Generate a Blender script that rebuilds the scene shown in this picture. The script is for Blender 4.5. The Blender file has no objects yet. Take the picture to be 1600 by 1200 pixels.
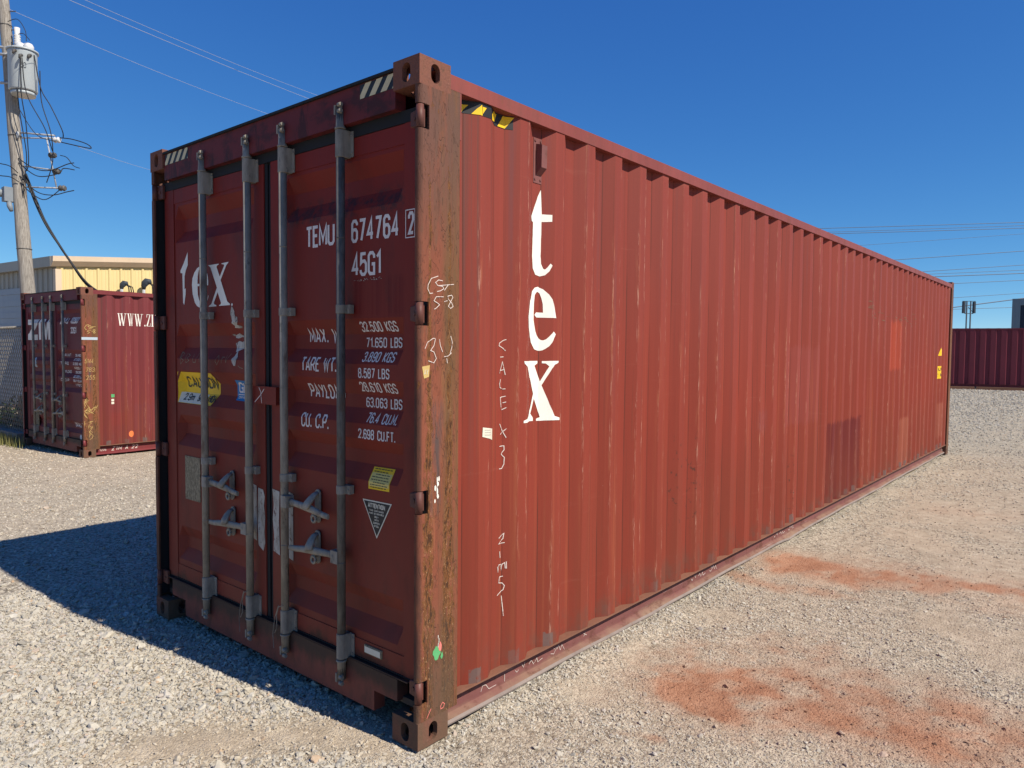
import bpy, bmesh, math, random
import numpy as np
from mathutils import Vector, Matrix
from mathutils.geometry import tessellate_polygon

random.seed(7)
scene = bpy.context.scene
COL = scene.collection
R = math.radians

# ---------------------------------------------------------------- camera
cd = bpy.data.cameras.new('camera')
cam = bpy.data.objects.new('camera', cd)
COL.objects.link(cam)
cam.location = (2.21625, -2.04456, 1.70101)
cam.rotation_euler = (R(87.30255), R(-0.50503), R(40.00539))
cd.sensor_width = 36.0
cd.lens = 25.5326
cd.clip_start = 0.05
cd.clip_end = 4000
scene.camera = cam

# ---------------------------------------------------------------- light
SUN = Vector((2.87, 0.345, 2.90)).normalized()
EL = math.asin(SUN.z)
AZ = math.atan2(SUN.x, SUN.y)            # clockwise from +Y
world = bpy.data.worlds.new('World')
scene.world = world
world.use_nodes = True
wt = world.node_tree
bg = wt.nodes['Background']
sky = wt.nodes.new('ShaderNodeTexSky')
sky.sky_type = 'NISHITA'
sky.sun_disc = False
sky.sun_elevation = EL
sky.sun_rotation = AZ
sky.altitude = 6000
sky.air_density = 1.0
sky.dust_density = 0.0
sky.ozone_density = 4.0
# per-channel response, so that the clear sky stays deep blue down to the horizon as a phone records it
sep = wt.nodes.new('ShaderNodeSeparateColor'); cmb = wt.nodes.new('ShaderNodeCombineColor')
wt.links.new(sky.outputs[0], sep.inputs[0])
for ch, (gain_, gam, base_) in enumerate(((11.5, 1.38, 0.05), (8.5, 0.89, 0.0), (7.4, 0.48, 0.0))):
    m0 = wt.nodes.new('ShaderNodeMath'); m0.operation = 'MULTIPLY'; m0.inputs[1].default_value = 0.1
    m1 = wt.nodes.new('ShaderNodeMath'); m1.operation = 'POWER'; m1.inputs[1].default_value = gam
    m2 = wt.nodes.new('ShaderNodeMath'); m2.operation = 'MULTIPLY'; m2.inputs[1].default_value = gain_
    wt.links.new(sep.outputs[ch], m0.inputs[0]); wt.links.new(m0.outputs[0], m1.inputs[0])
    m3 = wt.nodes.new('ShaderNodeMath'); m3.operation = 'ADD'; m3.inputs[1].default_value = base_
    wt.links.new(m1.outputs[0], m2.inputs[0]); wt.links.new(m2.outputs[0], m3.inputs[0]); wt.links.new(m3.outputs[0], cmb.inputs[ch])
wt.links.new(cmb.outputs[0], bg.inputs[0])
bg.inputs[1].default_value = 0.1
sd = bpy.data.lights.new('sun', 'SUN')
sd.energy = 4.7
sd.angle = R(0.5)
sd.color = (1.0, 0.925, 0.80)
sun = bpy.data.objects.new('sun', sd)
COL.objects.link(sun)
sun.rotation_euler = SUN.to_track_quat('Z', 'Y').to_euler()
sun.location = (20, 5, 30)

scene.view_settings.view_transform = 'Standard'
scene.view_settings.look = 'None'
scene.view_settings.exposure = 0.42
scene.view_settings.gamma = 1.0
scene.cycles.max_bounces = 8

# ---------------------------------------------------------------- helpers: objects
def tag(o, label=None, cat=None, group=None, kind=None):
    if label: o['label'] = label
    if cat: o['category'] = cat
    if group: o['group'] = group
    if kind: o['kind'] = kind
    return o

def empty(name, loc=(0, 0, 0), rz=0.0):
    o = bpy.data.objects.new(name, None)
    o.empty_display_size = 0.3
    COL.objects.link(o)
    o.location = loc
    o.rotation_euler = (0, 0, rz)
    return o

class MB:
    """collects shapes and links them as one mesh object"""
    def __init__(s):
        s.bm = bmesh.new()
    def _bev(s, verts, bev, seg=2):
        if bev <= 0: return
        vs = set(verts)
        es = [e for e in s.bm.edges if e.verts[0] in vs and e.verts[1] in vs and e.calc_face_angle(0) > 0.4]
        bmesh.ops.bevel(s.bm, geom=es, offset=bev, segments=seg, affect='EDGES', clamp_overlap=True, profile=0.5)
    def box(s, x0, x1, y0, y1, z0, z1, bev=0.0, seg=2):
        P = [(x0, y0, z0), (x1, y0, z0), (x1, y1, z0), (x0, y1, z0), (x0, y0, z1), (x1, y0, z1), (x1, y1, z1), (x0, y1, z1)]
        v = [s.bm.verts.new(p) for p in P]
        for f in ((0, 3, 2, 1), (4, 5, 6, 7), (0, 1, 5, 4), (1, 2, 6, 5), (2, 3, 7, 6), (3, 0, 4, 7)):
            s.bm.faces.new([v[i] for i in f])
        if bev: s._bev(v, bev, seg)
        return s
    def prism(s, poly, axis, a0, a1, bev=0.0):
        def m(p, a):
            return {'x': (a, p[0], p[1]), 'y': (p[0], a, p[1]), 'z': (p[0], p[1], a)}[axis]
        lo = [s.bm.verts.new(m(p, a0)) for p in poly]
        hi = [s.bm.verts.new(m(p, a1)) for p in poly]
        n = len(poly)
        fs = [s.bm.faces.new(lo), s.bm.faces.new(hi)]
        for i in range(n):
            fs.append(s.bm.faces.new([lo[i], lo[(i + 1) % n], hi[(i + 1) % n], hi[i]]))
        bmesh.ops.recalc_face_normals(s.bm, faces=fs)
        if bev: s._bev(lo + hi, bev, 1)
        return s
    def tube(s, pts, r, seg=8, cap=True, flat=None):
        pts = [Vector(p) for p in pts]
        n = len(pts)
        rs = r if isinstance(r, (list, tuple)) else [r] * n
        up = None
        rings = []
        for i, p in enumerate(pts):
            t = (pts[min(i + 1, n - 1)] - pts[max(i - 1, 0)]).normalized()
            if up is None:
                a = Vector((0, 0, 1)) if abs(t.z) < 0.9 else Vector((1, 0, 0))
                up = t.cross(a).normalized()
            else:
                up = (up - t * up.dot(t))
                up = up.normalized() if up.length > 1e-6 else t.orthogonal().normalized()
            w = t.cross(up)
            ring = []
            for k in range(seg):
                a = 2 * math.pi * k / seg
                ca, sa = math.cos(a), math.sin(a)
                if flat: ca, sa = ca * flat[0], sa * flat[1]
                ring.append(s.bm.verts.new(p + (up * ca + w * sa) * rs[i]))
            rings.append(ring)
        for i in range(n - 1):
            for k in range(seg):
                f = s.bm.faces.new([rings[i][k], rings[i][(k + 1) % seg], rings[i + 1][(k + 1) % seg], rings[i + 1][k]])
                f.smooth = seg > 5
        if cap:
            s.bm.faces.new(list(reversed(rings[0])))
            s.bm.faces.new(rings[-1])
        return s
    def ring(s, c, R0, r, axis='y', seg=14, rs=6):
        pts = []
        for k in range(seg + 1):
            a = 2 * math.pi * k / seg
            d = {'y': (math.cos(a), 0, math.sin(a)), 'z': (math.cos(a), math.sin(a), 0), 'x': (0, math.cos(a), math.sin(a))}[axis]
            pts.append(tuple(c[i] + R0 * d[i] for i in range(3)))
        return s.tube(pts, r, rs, cap=False)
    def quad(s, a, b, c, d):
        s.bm.faces.new([s.bm.verts.new(p) for p in (a, b, c, d)])
        return s
    def build(s, name, m, parent=None, recalc=True):
        if recalc: bmesh.ops.recalc_face_normals(s.bm, faces=s.bm.faces[:])
        me = bpy.data.meshes.new(name)
        s.bm.to_mesh(me)
        s.bm.free()
        o = bpy.data.objects.new(name, me)
        COL.objects.link(o)
        if m: me.materials.append(m)
        if parent: o.parent = parent
        return o

def raw_mesh(name, verts, faces, m, parent=None, smooth=False):
    me = bpy.data.meshes.new(name)
    me.from_pydata([tuple(map(float, v)) for v in verts], [], [list(map(int, f)) for f in faces])
    if smooth: me.polygons.foreach_set('use_smooth', [True] * len(me.polygons))
    me.update()
    o = bpy.data.objects.new(name, me)
    COL.objects.link(o)
    if m: me.materials.append(m)
    if parent: o.parent = parent
    return o

# ---------------------------------------------------------------- helpers: node maths
class S:
    def __init__(s, T, k): s.T, s.k = T, k
    def _m(s, op, o=None, c=None):
        n = s.T.n('ShaderNodeMath'); n.operation = op
        for i, v in enumerate((s, o, c)):
            if v is not None: s.T.put(v, n.inputs[i])
        return S(s.T, n.outputs[0])
    def __add__(s, o): return s._m('ADD', o)
    __radd__ = __add__
    def __sub__(s, o): return s._m('SUBTRACT', o)
    def __rsub__(s, o): return (s * -1.0) + o
    def __mul__(s, o): return s._m('MULTIPLY', o)
    __rmul__ = __mul__
    def __truediv__(s, o): return s._m('DIVIDE', o)
    def mod(s, o): return s._m('FLOORED_MODULO', o)
    def abs(s): return s._m('ABSOLUTE')
    def min(s, o): return s._m('MINIMUM', o)
    def max(s, o): return s._m('MAXIMUM', o)
    def pow(s, o): return s._m('POWER', o)
    def ss(s, a, b):
        n = s.T.n('ShaderNodeMapRange'); n.interpolation_type = 'SMOOTHSTEP'
        s.T.put(s, n.inputs[0])
        if a > b:
            n.inputs[1].default_value, n.inputs[2].default_value = b, a
            n.inputs[3].default_value, n.inputs[4].default_value = 1.0, 0.0
        else:
            n.inputs[1].default_value, n.inputs[2].default_value = a, b
        return S(s.T, n.outputs[0])

class Tree:
    def __init__(s, nt):
        s.nt = nt
        s.xyz = None
    def n(s, t): return s.nt.nodes.new(t)
    def put(s, v, inp):
        if isinstance(v, S): s.nt.links.new(v.k, inp)
        elif isinstance(v, (tuple, list)): inp.default_value = tuple(v) + ((1.0,) if len(inp.default_value) == 4 and len(v) == 3 else ())
        else:
            try: inp.default_value = v
            except TypeError: inp.default_value = (v, v, v, 1.0)
    def obj(s):
        if s.xyz is None:
            tc = s.n('ShaderNodeTexCoord'); s.vec = S(s, tc.outputs['Object'])
            sp = s.n('ShaderNodeSeparateXYZ'); s.put(s.vec, sp.inputs[0])
            s.xyz = [S(s, sp.outputs[i]) for i in range(3)]
        return s.xyz
    def sc(s, x, y, z, off=0.0):
        s.obj()
        n = s.n('ShaderNodeMapping'); s.put(s.vec, n.inputs[0])
        n.inputs['Scale'].default_value = (x, y, z)
        n.inputs['Location'].default_value = (off, off * 0.7, off * 1.3)
        return S(s, n.outputs[0])
    def noise(s, vec, scale=1.0, det=2.0, rough=0.5, dist=0.0):
        n = s.n('ShaderNodeTexNoise'); s.put(vec, n.inputs['Vector'])
        n.inputs['Scale'].default_value = scale; n.inputs['Detail'].default_value = det
        n.inputs['Roughness'].default_value = rough; n.inputs['Distortion'].default_value = dist
        return S(s, n.outputs[0])
    def vor(s, vec, scale, out='Distance', feat='F1', rnd=1.0):
        n = s.n('ShaderNodeTexVoronoi'); s.put(vec, n.inputs['Vector'])
        n.inputs['Scale'].default_value = scale; n.feature = feat
        n.inputs['Randomness'].default_value = rnd
        return S(s, n.outputs[out])
    def attr(s, name, typ='GEOMETRY', out='Fac'):
        n = s.n('ShaderNodeAttribute'); n.attribute_name = name; n.attribute_type = typ
        return S(s, n.outputs[out])
    def rand(s):
        n = s.n('ShaderNodeObjectInfo'); return S(s, n.outputs['Random'])
    def mix(s, a, b, f, mode='MIX'):
        n = s.n('ShaderNodeMix'); n.data_type = 'RGBA'; n.blend_type = mode
        s.put(f, n.inputs[0]); s.put(a, n.inputs[6]); s.put(b, n.inputs[7])
        return S(s, n.outputs[2])
    def gain(s, c, f):
        n = s.n('ShaderNodeVectorMath'); n.operation = 'SCALE'
        s.put(c, n.inputs[0]); s.put(f, n.inputs['Scale'])
        return S(s, n.outputs[0])
    def ramp(s, f, stops):
        n = s.n('ShaderNodeValToRGB'); s.put(f, n.inputs[0])
        e = n.color_ramp.elements
        while len(e) < len(stops): e.new(0.5)
        for i, (p, c) in enumerate(stops):
            e[i].position = p; e[i].color = tuple(c) + (1.0,)
        return S(s, n.outputs[0])

def mat(name, fn):
    m = bpy.data.materials.new(name)
    m.use_nodes = True
    T = Tree(m.node_tree)
    b = m.node_tree.nodes['Principled BSDF']
    d = fn(T)
    T.put(d['color'], b.inputs['Base Color'])
    T.put(d.get('rough', 0.6), b.inputs['Roughness'])
    T.put(d.get('metal', 0.0), b.inputs['Metallic'])
    T.put(d.get('spec', 0.4), b.inputs['Specular IOR Level'])
    if 'bump' in d:
        h, dist, st = d['bump']
        n = T.n('ShaderNodeBump'); T.put(h, n.inputs['Height'])
        n.inputs['Distance'].default_value = dist; n.inputs['Strength'].default_value = st
        m.node_tree.links.new(n.outputs[0], b.inputs['Normal'])
    return m

def rect(a, b, a0, a1, b0, b1, s=0.006):
    return a.ss(a0 - s, a0 + s) * a.ss(a1 + s, a1 - s) * b.ss(b0 - s, b0 + s) * b.ss(b1 + s, b1 - s)

PH, PITCH = 0.166, 0.28

# ---------------------------------------------------------------- materials
def f_side(base, fade, patches, chip=0.5, rust_spots=()):
    """weathered sea-container paint on a corrugated side: chalking, drips, scraped corrugation edges, repaint patches"""
    def fn(T):
        x, y, z = T.obj()
        c = T.mix(base, fade, z.ss(1.1, 2.75) * 0.42 * (0.35 + T.noise(T.sc(1, 0.8, 0.5), 1.5, 3) * 1.1))
        c = T.gain(c, 0.80 + T.noise(T.sc(1, 0.9, 0.35, 3), 1.3, 4) * 0.36)
        for (a0, a1, b0, b1, pc, k) in patches:
            m = rect(y + (T.noise(T.sc(1, 6, 6), 6) - 0.5) * 0.05, z + (T.noise(T.sc(1, 14, 1.2, 9), 4) - 0.5) * 0.16, a0, a1, b0, b1, 0.02)
            c = T.mix(c, pc, m * (0.25 + T.noise(T.sc(1, 22, 1.1, 29), 1.0, 4, 0.6) * 1.3).min(1.0) * k)
        st = T.noise(T.sc(20, 28, 0.5, 5), 1.0, 4, 0.6)
        c = T.gain(c, 0.86 + st * 0.27)
        drip = T.noise(T.sc(16, 17, 0.28, 31), 1.0, 3, 0.6).ss(0.57, 0.73) * z.ss(0.8, 2.7)
        c = T.mix(c, (0.115, 0.055, 0.06), drip * 0.38)
        # grey green drip stains beside the post, brown runs lower down
        pst = y.ss(0.62, 0.26) * T.noise(T.sc(34, 36, 0.22, 41), 1.0, 4, 0.6).ss(0.47, 0.62) * z.ss(0.6, 2.3)
        c = T.mix(c, (0.105, 0.060, 0.052), pst * 0.62)
        run = T.noise(T.sc(44, 46, 0.55, 57), 1.0, 5, 0.68).ss(0.57, 0.70)
        c = T.mix(c, (0.120, 0.032, 0.020), run * 0.50)
        c = T.mix(c, (0.32, 0.088, 0.040), T.noise(T.sc(30, 31, 0.4, 77), 1.0, 4, 0.6).ss(0.55, 0.70) * z.ss(2.4, 0.9) * 0.45)
        low = z.ss(1.35, 0.35) * (0.35 + T.noise(T.sc(6, 6, 0.7, 88), 1.0, 5, 0.65).ss(0.38, 0.62) * 0.75)
        c = T.mix(c, (0.170, 0.040, 0.022), low * 0.55)
        # horizontal rub marks
        rub = T.noise(T.sc(1, 0.35, 9, 2), 2.0, 4, 0.65).ss(0.62, 0.78)
        c = T.mix(c, (0.36, 0.14, 0.10), rub * 0.13)
        # broken dark lines along the inner folds
        u0 = (y - PH).mod(PITCH)
        fold = (u0 - 0.066).abs().ss(0.0045, 0.001).max((u0 - 0.140).abs().ss(0.004, 0.001))
        c = T.mix(c, (0.085, 0.026, 0.018), fold * T.noise(T.sc(1, 5, 0.6, 19), 2.0, 3).ss(0.40, 0.58) * 0.75)
        # scraped corrugation edges
        u = (y - PH).mod(PITCH)
        edge = (u - 0.209).abs().ss(0.013, 0.002).max((u - 0.276).abs().ss(0.012, 0.002))
        fl = T.noise(T.sc(120, 150, 9, 1), 1.0, 4, 0.7).ss(0.53, 0.66)
        zone = T.noise(T.sc(1, 3.1, 0.8, 8), 1.6, 3).ss(0.46, 0.60)
        c = T.mix(c, (0.60, 0.37, 0.27), edge * fl * zone * chip * 0.6)
        edge2 = (u - 0.211).abs().ss(0.03, 0.003)
        c = T.mix(c, (0.33, 0.13, 0.065), edge2 * T.noise(T.sc(50, 70, 5, 7), 1.0, 4, 0.7).ss(0.50, 0.72) * zone * 0.55)
        # small chips
        ch = T.noise(T.sc(70, 70, 45, 12), 1.0, 3, 0.6).ss(0.76, 0.80)
        c = T.mix(c, (0.50, 0.32, 0.25), ch * 0.6)
        # rust spots
        for (a, b, ra, rb) in rust_spots:
            d = ((y - a) / ra).pow(2) + ((z - b) / rb).pow(2)
            sp = T.noise(T.sc(26, 26, 26, 4), 1.0, 3, 0.6).ss(0.60, 0.68) * d.ss(1.0, 0.2)
            c = T.mix(c, (0.075, 0.028, 0.02), sp * 0.85)
        # dirt splash and bare weld patches at the foot of the crests
        foot = z.ss(0.42, 0.17) * T.noise(T.sc(9, 9, 5, 6), 1.0, 4, 0.65).ss(0.42, 0.70)
        c = T.mix(c, (0.125, 0.055, 0.038), foot * 0.8)
        wid = (y - PH).mod(PITCH * 1.0)
        wp = wid.ss(0.17, 0.175) * wid.ss(0.235, 0.228) * (z + T.noise(T.sc(30, 30, 30), 1.0) * 0.05).ss(0.262, 0.255)
        c = T.mix(c, (0.135, 0.095, 0.085), wp * T.noise(T.sc(1, 2.1, 0.01, 17), 1.0, 2).ss(0.46, 0.60) * T.noise(T.sc(20, 20, 14, 37), 1.0, 4, 0.7).ss(0.34, 0.50) * 0.85)
        b = T.noise(T.sc(60, 60, 3), 1.0, 3) * 0.5 + T.noise(T.sc(2, 5, 2), 1.0, 2) * 0.6
        return dict(color=c, rough=0.55 + st * 0.2, spec=0.18, bump=(b, 0.004, 0.35))
    return fn

PAINT_RED = (0.226, 0.0375, 0.0225)  # base paint colour of the corrugated sides
FADE = (0.212, 0.052, 0.044)
M = {}
M['side_red'] = mat('side_red', f_side(PAINT_RED, FADE, [
    (5.62, 6.78, 0.10, 0.985, (0.120, 0.016, 0.016), 1.0),
    (7.95, 8.58, 1.49, 2.11, (0.33, 0.052, 0.026), 0.9),
    (8.62, 9.28, 0.17, 0.83, (0.32, 0.100, 0.060), 0.75),
    (4.3, 5.2, 1.05, 1.75, (0.24, 0.055, 0.047), 0.45),
    (3.72, 3.96, 1.05, 1.22, (0.20, 0.05, 0.045), 0.5),
    (11.2, 11.7, 0.35, 0.9, (0.33, 0.11, 0.07), 0.5)], 0.9,
    [(2.34, 0.80, 0.10, 0.42), (2.60, 0.84, 0.10, 0.42), (2.98, 0.45, 0.12, 0.3), (4.6, 0.5, 0.15, 0.35)]))
M['side_maroon'] = mat('side_maroon', f_side((0.165, 0.031, 0.033), (0.185, 0.047, 0.052), [
    (0.404, 0.671, 0.46, 0.66, (0.20, 0.028, 0.028), 0.6),
    (0.77, 1.30, 0.36, 0.78, (0.155, 0.035, 0.045), 0.7)], 0.7))

def f_red(base, grime=0.5, rust=0.25, rough=0.5):
    def fn(T):
        x, y, z = T.obj()
        c = T.gain(base, 0.78 + T.noise(T.sc(1, 1, 0.6), 2.0, 4) * 0.45)
        st = T.noise(T.sc(26, 26, 0.7, 5), 1.0, 4, 0.6)
        c = T.gain(c, 0.85 + st * 0.3)
        g = T.noise(T.sc(5, 5, 3, 2), 1.0, 5, 0.65).ss(0.45, 0.75)
        c = T.mix(c, (0.055, 0.035, 0.030), g * grime * 0.5)
        r = T.noise(T.sc(24, 24, 9, 9), 1.0, 5, 0.7).ss(0.58, 0.72)
        c = T.mix(c, (0.17, 0.062, 0.026), r * rust)
        ch = T.noise(T.sc(75, 75, 40, 12), 1.0, 3, 0.6).ss(0.74, 0.79)
        c = T.mix(c, (0.38, 0.24, 0.2), ch * 0.5)
        b = T.noise(T.sc(40, 40, 8), 1.0, 4)
        return dict(color=c, rough=rough + g * 0.25, spec=0.3, bump=(b, 0.003, 0.3))
    return fn
M['rail_red'] = mat('rail_red', f_red((0.215, 0.052, 0.040), 0.8, 0.5))
def f_rail(T):
    x, y, z = T.obj()
    c = T.gain((0.175, 0.068, 0.062), 0.75 + T.noise(T.sc(3, 1.2, 6), 1.0, 5, 0.6) * 0.5)
    mud = (z + T.noise(T.sc(4, 3, 4, 3), 1.0, 5, 0.7) * 0.10 - 0.05).ss(0.075, 0.020)
    c = T.mix(c, (0.27, 0.185, 0.120), mud * 0.75)
    c = T.mix(c, (0.105, 0.040, 0.028), T.noise(T.sc(9, 7, 14, 5), 1.0, 5, 0.7).ss(0.52, 0.66) * 0.7)
    c = T.mix(c, (0.33, 0.25, 0.235), T.noise(T.sc(30, 1.5, 40, 15), 1.0, 4, 0.7).ss(0.62, 0.70) * 0.5)
    return dict(color=c, rough=0.68, spec=0.2, bump=(T.noise(T.sc(8, 6, 20), 1.0, 4), 0.006, 0.4))
M['rail_purple'] = mat('rail_web', f_rail)
M['worn_edge'] = mat('worn_edge', f_red((0.235, 0.185, 0.160), 0.6, 0.4, 0.7))
M['lip_rust'] = mat('lip_rust', f_red((0.20, 0.090, 0.055), 0.7, 0.7, 0.7))
M['maroon_part'] = mat('maroon_part', f_red((0.165, 0.03, 0.032), 0.5, 0.3))
M['maroon_far'] = mat('maroon_far', f_red((0.125, 0.017, 0.030), 0.25, 0.05))
M['hinge_red'] = mat('hinge_red', f_red((0.120, 0.042, 0.032), 0.8, 0.6))

def f_door(base, slots):
    def fn(T):
        x, y, z = T.obj()
        c = T.gain(base, 0.78 + T.noise(T.sc(0.8, 1, 0.7), 2.0, 4) * 0.44)
        st = T.noise(T.sc(30, 5, 0.6, 5), 1.0, 4, 0.6)
        c = T.gain(c, 0.84 + st * 0.32)
        # brown dust lying low on the leaves
        c = T.mix(c, (0.20, 0.085, 0.055), (1.0 - z / 2.7).max(0.0) * 0.35 * (0.4 + T.noise(T.sc(3, 1, 2, 8), 1.0, 4)))
        # scoured streaky field under the size code
        m = rect(x, z, -0.50, -0.16, 1.845, 2.02, 0.02) * T.noise(T.sc(40, 1, 0.8, 3), 1.0, 3).ss(0.42, 0.62)
        c = T.mix(c, (0.135, 0.012, 0.010), m * 0.8)
        # scuffed grime on the upper trough of the right leaf
        k = rect(x, z, -1.05, -0.15, 2.30, 2.42, 0.03) * T.noise(T.sc(22, 5, 22, 6), 1.0, 5, 0.7).ss(0.42, 0.62)
        c = T.mix(c, (0.035, 0.020, 0.022), k * 0.8)
        g = T.noise(T.sc(6, 6, 3, 2), 1.0, 5, 0.65).ss(0.52, 0.80)
        c = T.mix(c, (0.040, 0.022, 0.020), g * 0.45)
        # oily grime at the bottom edge
        foot = (z + T.noise(T.sc(5, 5, 5, 20), 1.0, 4, 0.7) * 0.30).ss(0.46, 0.38)
        c = T.mix(c, (0.028, 0.022, 0.018), foot * 0.8)
        ch = T.noise(T.sc(60, 60, 60, 12), 1.0, 3, 0.6).ss(0.75, 0.79)
        c = T.mix(c, (0.03, 0.015, 0.015), ch * 0.6)
        b = T.noise(T.sc(50, 50, 4), 1.0, 3) * 0.5 + T.noise(T.sc(4, 4, 4), 1.0, 2) * 0.5
        return dict(color=c, rough=0.46 + st * 0.2, spec=0.16, bump=(b, 0.003, 0.3))
    return fn
M['door_red'] = mat('door_red', f_door((0.182, 0.0185, 0.013), 0))
M['door_maroon'] = mat('door_maroon', f_door((0.135, 0.020, 0.030), 0))

def f_sill(T):
    x, y, z = T.obj()
    c = T.gain((0.19, 0.055, 0.040), 0.7 + T.noise(T.sc(4, 4, 4), 1.0, 4) * 0.5)
    g = (z + T.noise(T.sc(6, 6, 3, 4), 1.0, 5, 0.7) * 0.20).ss(0.25, 0.33)
    c = T.mix(c, (0.030, 0.026, 0.020), g * 0.85)
    c = T.mix(c, (0.05, 0.030, 0.024), T.noise(T.sc(9, 9, 5, 1), 1.0, 5, 0.7).ss(0.45, 0.7) * 0.7)
    return dict(color=c, rough=0.65, spec=0.25, bump=(T.noise(T.sc(30, 30, 20), 1.0, 4), 0.004, 0.4))
M['sill'] = mat('sill', f_sill)
def f_header(base):
    def fn(T):
        x, y, z = T.obj()
        c = T.gain(base, 0.7 + T.noise(T.sc(3, 3, 5), 1.0, 5, 0.6) * 0.55)
        g = T.noise(T.sc(5, 5, 9, 8), 1.0, 5, 0.7).ss(0.48, 0.68)
        c = T.mix(c, (0.026, 0.016, 0.017), g * 0.7)
        c = T.mix(c, (0.018, 0.014, 0.015), T.noise(T.sc(11, 11, 3, 2), 1.0, 4, 0.7).ss(0.52, 0.64) * 0.6)
        return dict(color=c, rough=0.6, spec=0.15, bump=(T.noise(T.sc(20, 20, 20), 1.0, 4), 0.003, 0.3))
    return fn
M['header'] = mat('header', f_header((0.135, 0.024, 0.026)))

def f_post(T):
    x, y, z = T.obj()
    w = T.noise(T.sc(5, 5, 2.0, 40), 1.0, 4, 0.6)
    c = T.gain((0.218, 0.068, 0.038), 0.70 + w * 0.55)
    warp = (T.noise(T.sc(4, 4, 2.4, 90), 1.0, 5, 0.65) - 0.5) * 0.10
    blot = T.noise(T.sc(13, 14, 3.2, 3), 1.0, 6, 0.66)
    c = T.mix(c, (0.145, 0.066, 0.040), blot.ss(0.52, 0.62) * 0.7)
    c = T.mix(c, (0.275, 0.100, 0.048), T.noise(T.sc(18, 20, 1.6, 61), 1.0, 6, 0.68).ss(0.56, 0.65) * 0.7)
    # olive brown stain over the back half, streaky
    back = (y + warp).ss(0.105, 0.165)
    c = T.mix(c, (0.125, 0.072, 0.030), back * 0.8 * T.noise(T.sc(26, 30, 0.9, 13), 1.0, 5, 0.65).ss(0.34, 0.55) * 0.85)
    top = z.ss(1.9, 2.7) * T.noise(T.sc(8, 8, 1.6, 2), 1.0, 5, 0.65).ss(0.34, 0.56)
    c = T.mix(c, (0.112, 0.060, 0.046), top * 0.85)
    smear = rect(y + warp, z, 0.075, 0.125, 1.00, 1.48, 0.03) * T.noise(T.sc(30, 34, 4, 44), 1.0, 5, 0.7).ss(0.40, 0.58)
    c = T.mix(c, (0.075, 0.058, 0.055), smear * 0.9)
    front = y.ss(0.026, 0.008)
    c = T.mix(c, (0.085, 0.036, 0.026), front * (0.35 + T.noise(T.sc(9, 9, 3, 6), 1.0, 5, 0.65).ss(0.40, 0.60) * 0.65))
    # two upright split lines in the paint, widening downwards into flaking rust
    hw = z.ss(1.9, 0.4) * 0.030 + 0.009
    b1 = ((y + warp * 0.35 - 0.058).abs() / hw).ss(1.5, 0.35)
    b2 = ((y + warp * 0.45 - 0.176).abs() / hw).ss(1.5, 0.35)
    band = b1.max(b2) * z.ss(2.62, 2.2)
    fl = T.noise(T.sc(44, 50, 15, 7), 1.0, 6, 0.74)
    k = fl + band * 0.17 - 0.115
    c = T.mix(c, (0.215, 0.086, 0.026), k.ss(0.495, 0.53) * 0.85)
    c = T.mix(c, (0.105, 0.042, 0.017), k.ss(0.54, 0.575) * 0.9)
    c = T.mix(c, (0.040, 0.019, 0.012), k.ss(0.59, 0.64) * 0.85)
    lip = (k - 0.50).abs().ss(0.012, 0.003) * band
    c = T.mix(c, (0.52, 0.28, 0.13), lip * T.noise(T.sc(25, 28, 10, 19), 1.0, 3).ss(0.46, 0.58) * 0.8)
    spk = T.noise(T.sc(110, 120, 60, 27), 1.0, 3, 0.7).ss(0.62, 0.67)
    c = T.mix(c, (0.60, 0.38, 0.20), spk * band * z.ss(1.5, 0.6) * 0.8)
    run = T.noise(T.sc(34, 38, 0.5, 23), 1.0, 5, 0.68).ss(0.57, 0.68)
    c = T.mix(c, (0.062, 0.038, 0.024), run * 0.65)
    # fine curling scratches
    wr = T.noise(T.sc(12, 14, 3.0, 71), 1.0, 3, 0.6, 1.6)
    crack = (wr - 0.5).abs().ss(0.010, 0.002)
    c = T.mix(c, (0.050, 0.026, 0.018), crack * 0.5)
    foot = z.ss(0.75, 0.15)
    c = T.mix(c, (0.105, 0.066, 0.042), foot * T.noise(T.sc(9, 9, 3, 2), 1.0, 4).ss(0.35, 0.6) * 0.75)
    c = T.mix(c, (0.58, 0.50, 0.45), T.noise(T.sc(50, 55, 20, 51), 1.0, 4, 0.7).ss(0.72, 0.76) * 0.6)
    b = k.ss(0.49, 0.53) * -0.7 + fl * 0.5 + blot * 0.4 - crack * 0.3
    return dict(color=c, rough=0.7, spec=0.18, bump=(b, 0.010, 0.6))
M['post_rust'] = mat('post_rust', f_post)

def f_cast(T):
    n = T.noise(T.sc(28, 28, 28), 1.0, 6, 0.7)
    c = T.ramp(n, [(0.30, (0.10, 0.052, 0.034)), (0.48, (0.19, 0.075, 0.050)), (0.60, (0.15, 0.062, 0.045)), (0.74, (0.30, 0.13, 0.085))])
    x, y, z = T.obj()
    c = T.mix(c, (0.115, 0.072, 0.045), z.ss(0.6, 0.2) * T.noise(T.sc(10, 10, 4, 3), 1.0, 4).ss(0.3, 0.6) * 0.8)
    return dict(color=c, rough=0.78, spec=0.2, bump=(n + T.noise(T.sc(90, 90, 90), 1.0, 3) * 0.4, 0.006, 0.6))
M['casting'] = mat('casting', f_cast)

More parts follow.
